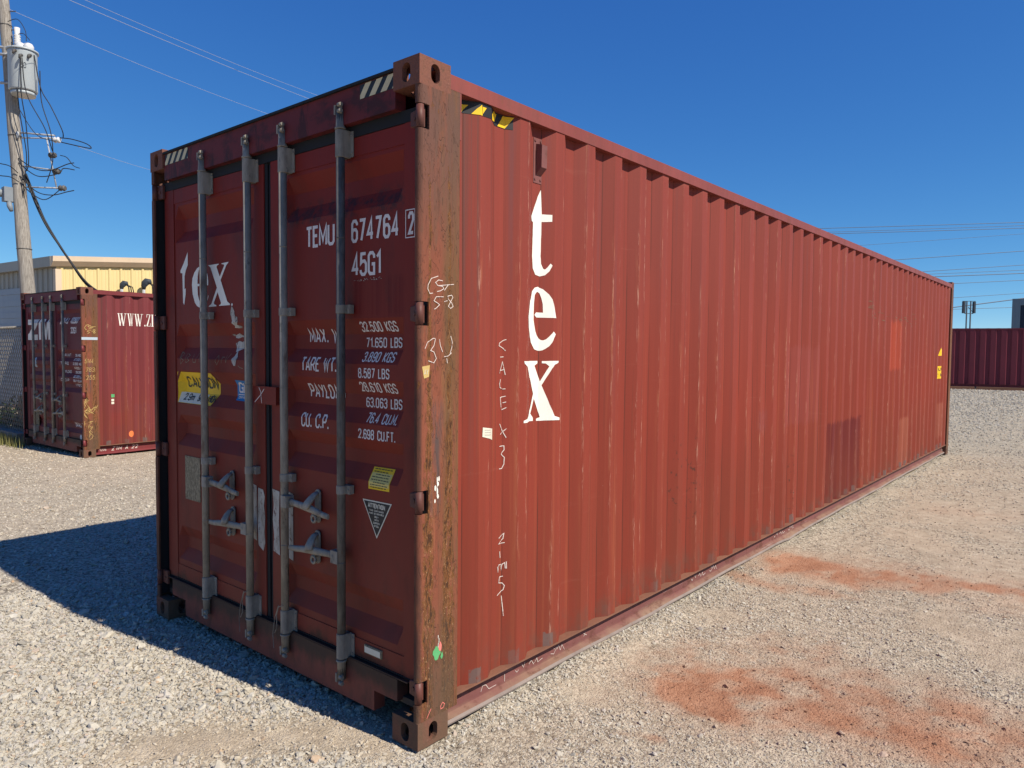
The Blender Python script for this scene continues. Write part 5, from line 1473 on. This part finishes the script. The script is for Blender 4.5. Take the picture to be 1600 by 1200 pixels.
# ======================= twin-post sign frame =======================
sg = empty('sign_frame', (-7.62, 68.35, 0.0), R(40))
tag(sg, 'twin post frame carrying two small dark sign boxes, seen over the far container', 'sign')
for x in (-0.17, 0.15):
    MB().tube([(x, 0, 0), (x, 0, 6.05)], 0.055, 8).build('post', M['sign_dark'], sg)
MB().box(-0.50, -0.34, -0.12, 0.12, 5.05, 6.02, 0.02).build('sign_box', M['sign_dark'], sg)
MB().box(0.36, 0.50, -0.12, 0.12, 5.05, 6.0, 0.02).build('sign_box', M['sign_dark'], sg)
f_ = MB().box(-0.5305, 0.5305, -0.03, 0.03, 6.021, 6.06).box(-0.3295, 0.3595, -0.03, 0.03, 5.0, 5.05)
f_.tube([(-0.05, 0, 5.55), (0.34, 0, 5.15)], 0.025, 6)
f_.build('crossbar', M['sign_dark'], sg)

# ======================= timbers at the foot of the far container =======================
rs = random.Random(5)
for k, (x, y, rz, l) in enumerate(((-4.2, 38.5, 16, 2.2), (-1.9, 39.1, 12, 2.4), (0.5, 39.7, 20, 2.0))):
    t_ = empty('timber', (x, y, 0.0), R(rz))
    tag(t_, ['rough brown timber lying at the left end of the far maroon container', 'rough brown timber lying mid-way along the foot of the far container', 'rough brown timber lying rightmost along the far container'][k], 'timber', 'timbers along the far container')
    MB().box(-l / 2, l / 2, -0.09, 0.09, -0.01, 0.13, 0.015).build('beam', M['timber'], t_)

# ======================= yellow metal building =======================
A = (-18.70, 4.76, 0.0)
bd = empty('metal_building', A, R(5.0))
tag(bd, 'low metal building with cream yellow ribbed siding and beige roof trim, behind the utility pole', 'building')
# local +y runs along the sunlit gable, local -x along the shaded front
EV = 3.72
GL_, FL_ = 16.0, 16.0
def rz_at(y): return EV + 0.085 * min(y, GL_ - y)
sdg = MB()
sdg.bm.faces.new([sdg.bm.verts.new(p) for p in ((0, 0, 0), (0, GL_, 0), (0, GL_, EV), (0, GL_ / 2, rz_at(GL_ / 2)), (0, 0, EV))])
for k in range(53):
    y = 0.12 + k * 0.30
    if y > GL_ - 0.1: break
    zt_ = rz_at(y) - 0.02
    sdg.prism([(0.0, y - 0.045), (0.032, y - 0.022), (0.032, y + 0.022), (0.0, y + 0.045)], 'z', 0, zt_)
    for o_ in (0.10, 0.20):
        sdg.prism([(0.0, y + o_ - 0.016), (0.008, y + o_ - 0.008), (0.008, y + o_ + 0.008), (0.0, y + o_ + 0.016)], 'z', 0, zt_)
sdg.build('gable_wall', M['siding_yellow'], bd)
fw = MB()
fw.bm.faces.new([fw.bm.verts.new(p) for p in ((0, 0, 0), (-FL_, 0, 0), (-FL_, 0, EV), (0, 0, EV))])
for k in range(53):
    x = -0.2 - k * 0.30
    fw.prism([(x - 0.045, 0.0), (x - 0.022, -0.032), (x + 0.022, -0.032), (x + 0.045, 0.0)], 'z', 3.28 if x < -1.9 else 0, EV - 0.02)
fw.build('front_wall', M['siding_tan'], bd)
MB().box(-0.10, 0.045, -0.045, 0.10, 0, EV - 0.06, 0.004).build('corner_trim', M['trim_beige'], bd)
rd = MB()
for k in range(20):
    z = 0.02 + k * 0.162
    rd.box(-7.0, -2.0, -0.030 - (0.012 if k % 2 else 0), -0.002, z, z + 0.160, 0.006)
rd.build('roll_up_door', M['roller_white'], bd)
# roof with deep trim along the eave and up the rake
rk = MB()
for y0, y1 in ((-0.16, GL_ / 2), (GL_ / 2, GL_ + 0.16)):
    za = (rz_at(y0) if y0 > 0 else EV) - 0.01; zb_ = (rz_at(y1) if y1 < GL_ else EV) - 0.01
    sec = [(0.04, 0.0), (0.075, 0.0), (0.19, 0.125), (0.20, 0.255), (0.04, 0.255)]
    A_ = [rk.bm.verts.new((x, y0, za + z)) for x, z in sec]; B_ = [rk.bm.verts.new((x, y1, zb_ + z)) for x, z in sec]
    rk.bm.faces.new(A_); rk.bm.faces.new(B_)
    for i in range(5): rk.bm.faces.new([A_[i], A_[(i + 1) % 5], B_[(i + 1) % 5], B_[i]])
rk.build('rake_trim', M['trim_beige'], bd)
MB().box(-FL_, 0.055, -0.17, -0.05, EV - 0.01, EV + 0.245, 0.01).build('eave_trim', M['siding_tan'], bd)
V = [(0.05, -0.05, EV + 0.20), (0.05, GL_ / 2, rz_at(GL_ / 2) + 0.20), (0.05, GL_ + 0.05, EV + 0.20)]
V += [(-FL_, v[1], v[2]) for v in V]
raw_mesh('roof', V, [(0, 1, 4, 3), (1, 2, 5, 4)], M['trim_beige'], bd)
wl = MB().tube([(-1.25, -0.08, 3.05), (-1.25, -0.20, 3.05), (-1.25, -0.24, 2.96)], [0.03, 0.05, 0.07], 8).box(-1.31, -1.19, -0.082, -0.033, 2.98, 3.12, 0.01)
wl.build('wall_lamp', M['sign_dark'], bd)

# weatherheads on conduits standing against the gable wall
def weatherhead(x, y, ztop, s, label):
    r_ = empty('service_mast', (x, y, 0.0), R(5.0))
    tag(r_, label, 'conduit', 'service masts against the yellow wall')
    MB().tube([(0, 0, 0), (0, 0, ztop - 0.25 * s)], 0.04, 10).build('conduit', M['steel_grey'], r_)
    hd = MB()
    hd.tube([(0, 0, ztop - 0.40 * s), (0, 0.0, ztop - 0.24 * s), (0.03 * s, 0.03 * s, ztop - 0.12 * s), (0.09 * s, 0.10 * s, ztop - 0.02 * s), (0.16 * s, 0.16 * s, ztop - 0.03 * s), (0.20 * s, 0.20 * s, ztop - 0.12 * s)],
            [0.06 * s, 0.11 * s, 0.15 * s, 0.16 * s, 0.13 * s, 0.07 * s], 12)
    hd.build('weather_cap', M['sign_dark'], r_)
    for k in range(3):
        MB().tube([(0.18 * s, 0.18 * s, ztop - 0.10 * s), (0.24 * s + 0.02 * k, 0.26 * s + 0.04 * k, ztop - 0.22 * s), (0.24 * s + 0.02 * k, 0.28 * s + 0.05 * k, ztop - 0.45 * s), (0.20 * s, 0.26 * s + 0.05 * k, ztop - 0.95 * s)], 0.016, 6).build('cable', M['cable_black'], r_)
weatherhead(-18.62, 6.30, 3.42, 0.50, 'smaller hooded cable mast, left of the two against the yellow wall')
weatherhead(-18.66, 6.90, 3.52, 0.62, 'larger hooded cable mast, right of the two against the yellow wall')

# ======================= utility pole =======================
PB = Vector((-16.70, 3.68, 0.0)); PT = Vector((-17.87, 3.41, 11.6))
up_ = empty('utility_pole', PB)
tag(up_, 'leaning weathered wooden utility pole carrying a grey transformer and service wires', 'utility pole')
def PA(z, dx=0.0, dy=0.0):
    """point on the pole axis at height z, offset, in the pole's own coordinates"""
    p = PB + (PT - PB) * (z / 11.6); return (p.x - PB.x + dx, p.y - PB.y + dy, z)
zz = np.linspace(0, 11.6, 40)
MB().tube([PA(z, 0.004 * math.sin(z * 1.7), 0.004 * math.cos(z * 2.3)) for z in zz], [0.165 - 0.0055 * z + 0.002 * math.sin(z * 5) for z in zz], 20).build('shaft', M['pole_wood'], up_)
# right-hand direction seen from the yard and its normal
RD = Vector((0.766, 0.643, 0)); TD = Vector((0.643, -0.766, 0))
def PR(z, r, f=0.0):
    b = Vector(PA(z)); return tuple(b + RD * r + TD * f)
tc_ = Vector(PR(7.95, 0.40, 0.14))
tank = MB().tube([(tc_.x, tc_.y, 7.44), (tc_.x, tc_.y, 7.48), (tc_.x, tc_.y, 8.28), (tc_.x, tc_.y, 8.32)], [0.265, 0.285, 0.285, 0.30], 28)
tank.tube([(tc_.x, tc_.y, 7.36), (tc_.x, tc_.y, 7.43)], [0.24, 0.25], 28)
tank.box(tc_.x - 0.32, tc_.x - 0.24, tc_.y - 0.06, tc_.y + 0.02, 7.6, 7.7).box(tc_.x - 0.32, tc_.x - 0.24, tc_.y - 0.06, tc_.y + 0.02, 8.1, 8.2)
tank = tank.build('transformer', M['tank_grey'], up_)
MB().tube([(tc_.x, tc_.y, 8.321), (tc_.x, tc_.y, 8.36), (tc_.x, tc_.y, 8.41)], [0.315, 0.315, 0.17], 28).build('lid', M['tank_grey'], tank)
for r_, f_2 in ((-0.02, 0.02), (0.14, 0.0)):
    c0 = tc_ + RD * r_ + TD * f_2
    MB().tube([(c0.x, c0.y, 8.35), (c0.x, c0.y, 8.45), (c0.x, c0.y, 8.51), (c0.x, c0.y, 8.54)], [0.10, 0.11, 0.08, 0.02], 12).build('bushing', M['porcelain'], tank)
num = MB()
d = Decal(lambda a, z, l: tuple(tc_ + Vector((0, 0, z - tc_.z)) + (RD * math.sin(a) + TD * math.cos(a)) * (0.2855 + l)), [(a, 0, (1, 0, 0)) for a in (0.5, 0.6, 0.7, 0.8, 0.9)], 0.002)
d.text('50', 0.42, 7.90, 0.80, 0.13, 0.022, 0.22)
d.build('lettering', M['sign_dark'], tank)
for r_, z0 in ((0.29, 8.22), (0.20, 8.15), (0.05, 8.25)):
    c0 = tc_ + RD * r_ * 0.9 + TD * (0.30 if r_ < 0.25 else 0.12)
    MB().tube([(c0.x, c0.y, z0), (c0.x + TD.x * 0.06, c0.y + TD.y * 0.06, z0 - 0.02), (c0.x + TD.x * 0.08, c0.y + TD.y * 0.08, z0 - 0.09)], [0.035, 0.03, 0.022], 8).build('terminal', M['galv_dark'], tank)
def arrester(r_, f_2, z):
    p = Vector(PR(z, r_, f_2)); n_ = 5
    pts, rs_ = [], []
    for k in range(n_):
        pts += [(p.x, p.y, p.z + k * 0.055), (p.x, p.y, p.z + k * 0.055 + 0.028)]; rs_ += [0.075, 0.05]
    pts.append((p.x, p.y, p.z + n_ * 0.055 + 0.12)); rs_.append(0.06)
    MB().tube(pts, rs_, 12).build('insulator', M['porcelain'], up_)
arrester(0.27, 0.06, 8.52); arrester(-0.30, 0.10, 8.50)
br_ = MB().tube([PR(8.48, -0.45, 0.10), PR(8.46, 0.42, 0.08)], 0.03, 6)
br_.tube([PR(8.30, -0.15, 0.12), PR(8.30, 0.16, 0.12)], 0.03, 6).tube([PR(7.65, -0.15, 0.12), PR(7.65, 0.16, 0.12)], 0.03, 6)
br_.build('mounting_bracket', M['steel_grey'], up_)
# secondary rack: four horizontal arms with spool insulators, tied by an upright rod
rack = MB()
RZ_ = [(6.52, 0.86), (6.02, 0.0), (5.70, 0.83), (5.36, 0.88)]
rack.tube([PR(6.56, 0.12), PR(6.50, 0.92)], 0.020, 6).tube([PR(6.44, 0.12), PR(6.44, 0.92)], 0.016, 6)
rack.tube([PR(5.80, 0.12), PR(5.70, 0.95)], 0.016, 6).tube([PR(5.32, 0.12), PR(5.30, 0.98)], 0.018, 6)
rack.tube([PR(6.46, 0.72), PR(5.28, 0.86)], 0.016, 6)
rack.tube([PR(6.55, 0.13, 0.1), PR(6.40, 0.13, 0.1)], 0.03, 6)
rack.build('secondary_rack', M['steel_grey'], up_)
for z, r_, m_ in ((6.40, 0.95, 'porcelain'), (6.05, 0.82, 'galv_dark'), (5.68, 0.88, 'galv_dark'), (5.30, 0.98, 'galv_dark')):
    MB().tube([PR(z, r_ - 0.07), PR(z, r_ - 0.03), PR(z, r_), PR(z, r_ + 0.04), PR(z, r_ + 0.08)], [0.05, 0.07, 0.045, 0.07, 0.05], 10).build('insulator', M[m_], up_)
def sag(a, b, s, n=14):
    a, b = Vector(a), Vector(b)
    return [tuple(a.lerp(b, t_) - Vector((0, 0, s * 4 * t_ * (1 - t_)))) for t_ in np.linspace(0, 1, n)]
def spl(P, n=8):
    out = []
    P = [Vector(p) for p in P]
    for i in range(len(P) - 1):
        p0, p1, p2, p3 = P[max(i - 1, 0)], P[i], P[i + 1], P[min(i + 2, len(P) - 1)]
        for k in range(n):
            t_ = k / n
            out.append(tuple(0.5 * ((2 * p1) + (p2 - p0) * t_ + (2 * p0 - 5 * p1 + 4 * p2 - p3) * t_ ** 2 + (3 * p1 - p0 - 3 * p2 + p3) * t_ ** 3)))
    out.append(tuple(P[-1])); return out
cables = [
    ([PR(8.15, 0.55, 0.42), PR(7.3, 0.52, 0.45), PR(6.7, 0.47, 0.3), PR(5.9, 0.40, 0.2), PR(5.65, 0.30, 0.15)], 0.014),
    ([PR(8.10, 0.60, 0.45), PR(7.3, 0.62, 0.42), PR(6.6, 0.85, 0.25), PR(6.1, 0.90, 0.1), PR(6.0, 0.95, 0.05)], 0.014),
    ([PR(8.25, 0.72, 0.20), PR(7.5, 0.82, 0.22), PR(7.1, 1.00, 0.2), PR(6.6, 1.15, 0.1), PR(6.45, 1.10, 0)], 0.015),
    ([PR(7.9, 0.82, 0.2), PR(7.2, 0.80, 0.2), PR(6.5, 0.95, 0.2), PR(5.9, 0.88, 0.1), PR(5.4, 0.70, 0.1)], 0.014),
    ([PR(8.20, 0.40, 0.40), PR(7.0, 0.38, 0.35), PR(6.0, 0.36, 0.2), PR(5.4, 0.22, 0.15), PR(5.1, 0.16, 0.1)], 0.014),
    ([PR(7.1, 0.2, 0.1), PR(6.5, 0.55, 0.1), PR(6.35, 0.95, 0.05)], 0.010),
    ([PR(6.45, 1.02), PR(6.42, 1.3), PR(6.32, 1.62), PR(6.22, 1.72), PR(6.25, 1.5), PR(6.35, 1.05)], 0.015),
    ([PR(5.95, 0.10, 0.1), PR(5.72, 0.45, 0.1), PR(5.68, 0.80, 0.1), PR(5.85, 1.15, 0), PR(5.88, 1.30, 0)], 0.014),
    ([PR(5.85, 0.10, 0.1), PR(5.55, 0.5, 0.1), PR(5.62, 0.95, 0.05), PR(5.75, 1.05), PR(5.72, 1.3)], 0.014),
    ([PR(5.55, 0.10, 0.1), PR(5.20, 0.45, 0.1), PR(5.12, 0.80, 0.1), PR(5.22, 1.10), PR(5.25, 1.25)], 0.014),
    ([PR(5.40, 0.10, 0.1), PR(5.12, 0.40, 0.15), PR(5.02, 0.65, 0.1), PR(5.28, 0.95)], 0.014),
    ([PR(6.05, 1.0), PR(6.0, 1.15), PR(5.82, 1.28), PR(5.76, 1.42)], 0.012),
    ([PR(9.05, 0.12, 0.1), PR(9.1, 0.35, 0.1), PR(8.85, 0.50, 0.1), PR(8.6, 0.52, 0.12)], 0.010),
    ([PR(8.75, 0.30, 0.1), PR(8.78, 0.45, 0.1), PR(8.62, 0.60, 0.12)], 0.010),
    ([PR(6.4, -1.2, 0.1), PR(5.9, -0.5, 0.1), PR(5.75, -0.05, 0.2), PR(5.6, 0.1, 0.15)], 0.014),
    ([PR(6.0, -1.2, 0.1), PR(5.6, -0.5, 0.1), PR(5.5, -0.05, 0.2), PR(5.4, 0.1, 0.15)], 0.014),
]
for P, r_ in cables: MB().tube(spl(P), r_ * 0.78, 6).build('cable', M['cable_black'], up_)
al = MB().tube([PR(5.12, -1.6, 0.15), PR(5.16, -0.2, 0.1)], 0.085, 10).box(*(lambda p: (p[0] - 0.10, p[0] + 0.10, p[1] - 0.10, p[1] + 0.10))(PR(5.1, -0.2, 0.1)), 4.96, 5.28, 0.02)
al.tube([PR(4.97, -0.18, 0.12), PR(4.85, -0.15, 0.15), PR(4.74, -0.12, 0.15)], [0.05, 0.06, 0.04], 8)
al.build('lamp_arm', M['lamp_grey'], up_)
stp = MB()
for k in range(6):
    z = 8.9 + k * 0.42; p = Vector(PR(z, 0.10)); q_ = Vector(PR(z + 0.01, 0.26)); stp.tube([tuple(p), tuple(q_)], 0.012, 5)
stp.build('step_iron', M['galv_dark'], up_)
for z in (9.0, 6.48, 3.9):
    MB().ring((PA(z)[0], PA(z)[1], z), 0.165 - 0.0055 * z + 0.004, 0.012, 'z', 18, 5).build('pole_band', M['galv_dark'], up_)

# service drop from the pole down behind the maroon container to the building
rs = random.Random(2)
wp = [Vector((-17.13, 3.66, 5.60)), Vector((-16.97, 3.78, 5.05)), Vector((-16.69, 3.95, 4.41)), Vector((-16.33, 4.22, 3.72)), Vector((-15.97, 4.48, 3.13)), Vector((-15.9, 4.9, 2.75)), Vector((-18.55, 5.8, 2.6))]
sdp = empty('service_drop', tuple(wp[0]))
tag(sdp, 'twisted black cable sagging from the utility pole towards the maroon container roof', 'cable')
for k in range(3):
    MB().tube(spl([tuple(p - wp[0] + Vector((0.02 * math.cos(2.1 * k + 1.5 * i), 0.02 * math.sin(2.1 * k + 1.5 * i), 0.02 * math.cos(2.1 * k)))) for i, p in enumerate(wp)]), 0.021, 6).build('strand', M['cable_black'], sdp)

def wire(a, b, s, r_, m_, label, group):
    a = Vector(a); b = Vector(b)
    o = MB().tube([tuple(Vector(p) - a) for p in sag(a, b, s, 18)], r_, 5).build('overhead_wire', M[m_], None)
    o.location = a
    tag(o, label, 'wire', group)
def ext(a, b, t0, t1):
    a, b = Vector(a), Vector(b); return tuple(a + (b - a) * t0), tuple(a + (b - a) * t1)
GW = 'pale wires above the container roof'
a, b = ext((-17.55, 3.54, 9.37), (-22.05, 12.89, 10.32), 0, 1.25); wire(a, b, 0.12, 0.005, 'cable_white', 'pale wire running from the utility pole top to behind the near container', GW)
a, b = ext((-16.38, 4.53, 9.6), (-20.9, 13.89, 10.85), -0.4, 1.25); wire(a, b, 0.10, 0.006, 'cable_white', 'lower of the two pale wires crossing the sky above the transformer', GW)
a, b = ext((-16.05, 4.82, 9.6), (-21.0, 13.82, 11.15), -0.4, 1.25); wire(a, b, 0.14, 0.005, 'cable_white', 'upper of the two pale wires crossing the sky above the transformer', GW)
a, b = ext((-16.24, 4.45, 6.25), (-25.2, 10.11, 8.15), -0.0, 1.2); wire(a, b, 0.03, 0.005, 'cable_white', 'thin pale wire leaving the pole rack towards the near container corner', GW)
RW = [((-20.26, 71.3, 13.71), (-5.49, 83.73, 14.55), .030), ((-19.06, 72.28, 13.23), (-5.47, 83.72, 14.0), .030), ((-18.78, 72.52, 13.41), (-5.48, 83.73, 14.25), .022), ((-16.47, 74.39, 12.21), (-5.45, 83.7, 13.44), .016),
      ((-14.81, 75.69, 10.75), (-5.39, 83.65, 11.78), .030), ((-12.55, 77.52, 9.66), (-5.34, 83.61, 10.43), .026), ((-11.92, 78.03, 9.43), (-5.32, 83.59, 9.93), .022), ((-11.68, 78.22, 9.18), (-5.31, 83.58, 9.62), .040),
      ((-10.47, 79.19, 8.52), (-5.29, 83.56, 8.95), .026), ((-10.33, 79.23, 7.16), (-5.24, 83.53, 7.71), .022), ((-10.29, 79.2, 6.18), (-5.22, 83.51, 7.1), .050), ((-10.29, 79.2, 6.05), (-5.19, 83.49, 6.36), .024)]
ords = ['topmost', 'second from the top', 'third from the top', 'faint fourth from the top', 'fifth from the top', 'sixth from the top', 'seventh from the top', 'thick eighth from the top', 'ninth from the top', 'tenth from the top', 'slanting thick one just above the sign frame', 'lowest']
order = sorted(range(12), key=lambda i: -RW[i][1][2])
for rank, i in enumerate(order):
    a, b, r_ = RW[i]
    dd = (b[0] - a[0])
    p, q_ = ext(a, b, -5.0 / dd, 1 + 30.0 / dd)
    wire(p, q_, 0.0 if i == 10 else 0.15, r_, 'power_line', 'dark power line over the far containers, ' + ords[rank], 'power lines in the right sky')

# ======================= fence, kerb, bollard, shrub, weeds on the left =======================
FY = 2.20
fc = empty('chain_link_fence', (-12.55, FY, 0.0))
tag(fc, 'galvanised chain link fence with top rail beside the maroon container', 'fence')
MB().tube([(0, 0, 2.02), (-13, 0, 2.02)], 0.024, 10).build('top_rail', M['galv_light'], fc)
for k in range(5):
    MB().tube([(-0.05 - k * 3.1, 0.03, 0), (-0.05 - k * 3.1, 0.03, 2.06)], 0.030, 10).build('post', M['galv'], fc)
wm = MB()
pz = 0.105
for k in range(-24, 160):
    x = -k * pz
    for sgn in (1, -1):
        x0, x1 = x, x - 1.30 * sgn
        lo_, hi_ = 0.17, 2.01
        # clip to the run of the fence
        def at_x(xx): return lo_ + (hi_ - lo_) * (xx - x0) / (x1 - x0)
        za, zb_ = lo_, hi_
        xa, xb = x0, x1
        if xa > -0.02: za = at_x(-0.02); xa = -0.02
        if xb > -0.02: zb_ = at_x(-0.02); xb = -0.02
        if xa < -12.9: za = at_x(-12.9); xa = -12.9
        if xb < -12.9: zb_ = at_x(-12.9); xb = -12.9
        if abs(za - zb_) < 0.02: continue
        wm.tube([(xa, 0.003 * sgn, za), (xb, 0.003 * sgn, zb_)], 0.0050, 4, cap=False)
wm.build('wire_mesh', M['galv'], fc)
kb = MB().box(-26, -12.45, 2.06, 2.34, -0.02, 0.165, 0.02).build('kerb', M['kerb_concrete'], None)
tag(kb, 'low dark concrete kerb under the chain link fence', 'kerb', kind='structure')
bo = empty('bollard', (-13.62, 2.48, 0.0))
tag(bo, 'short rusty pipe bollard behind the chain link fence', 'bollard')
MB().tube([(0, 0, 0), (0, 0, 0.76)], 0.055, 14).build('pipe', M['rust_pipe'], bo)
MB().tube([(0, 0, 0.7605), (0, 0, 0.785)], [0.058, 0.05], 14).build('cap', M['paper'], bo)
rs = random.Random(8)
sb = empty('shrub', (-14.0, 2.75, 0.0))
tag(sb, 'low dark green shrub growing through the foot of the chain link fence', 'shrub')
stm = MB()
lv = MB()
for k in range(90):
    bx, by = rs.uniform(-1.6, 1.1), rs.uniform(-0.42, 0.30)
    hh = rs.uniform(0.28, 0.75) * (1.0 - 0.25 * abs(bx))
    tx, ty = bx + rs.uniform(-.2, .2), by + rs.uniform(-.2, .2)
    stm.tube([(bx, by, 0), ((bx + tx) / 2, (by + ty) / 2, hh * 0.55), (tx, ty, hh)], [0.008, 0.006, 0.003], 5)
    for j in range(34):
        t_ = rs.uniform(0.25, 1.05)
        c0 = Vector((bx + (tx - bx) * t_ + rs.gauss(0, .07), by + (ty - by) * t_ + rs.gauss(0, .07), max(0.03, hh * t_ + rs.gauss(0, .05))))
        u = Vector((rs.uniform(-1, 1), rs.uniform(-1, 1), rs.uniform(-.4, .8))).normalized()
        w = u.orthogonal().normalized(); w.rotate(Matrix.Rotation(rs.uniform(0, 6.28), 3, u))
        s_ = rs.uniform(.022, .045)
        lv.bm.faces.new([lv.bm.verts.new(c0 + p) for p in (-u * s_, w * s_ * .5, u * s_, -w * s_ * .5)])
stm.build('stem', M['timber'], sb)
lv.build('leaves', M['leaf'], sb, recalc=False)
gw = MB()
for k in range(1500):
    cl_ = rs.choice([(-13.2, 1.98), (-13.9, 1.92), (-14.8, 1.95), (-12.6, 1.95), (-15.6, 1.9), (-14.4, 1.8), (-12.35, 1.95)])
    x, y = cl_[0] + rs.gauss(0, .28), min(2.03, cl_[1] + rs.gauss(0, .07))
    h_ = rs.uniform(.05, .21); a_ = rs.uniform(0, 6.28); ln = rs.uniform(0, .07)
    dx_, dy_ = math.cos(a_), math.sin(a_); w_ = 0.005
    gw.bm.faces.new([gw.bm.verts.new(p) for p in ((x - dy_ * w_, y + dx_ * w_, -.01), (x + dy_ * w_, y - dx_ * w_, -.01), (x + dx_ * ln, y + dy_ * ln, h_))])
g_ = gw.build('weeds', M['grass'], None, recalc=False)
tag(g_, 'dry grass and weeds along the kerb', 'weeds', kind='stuff')
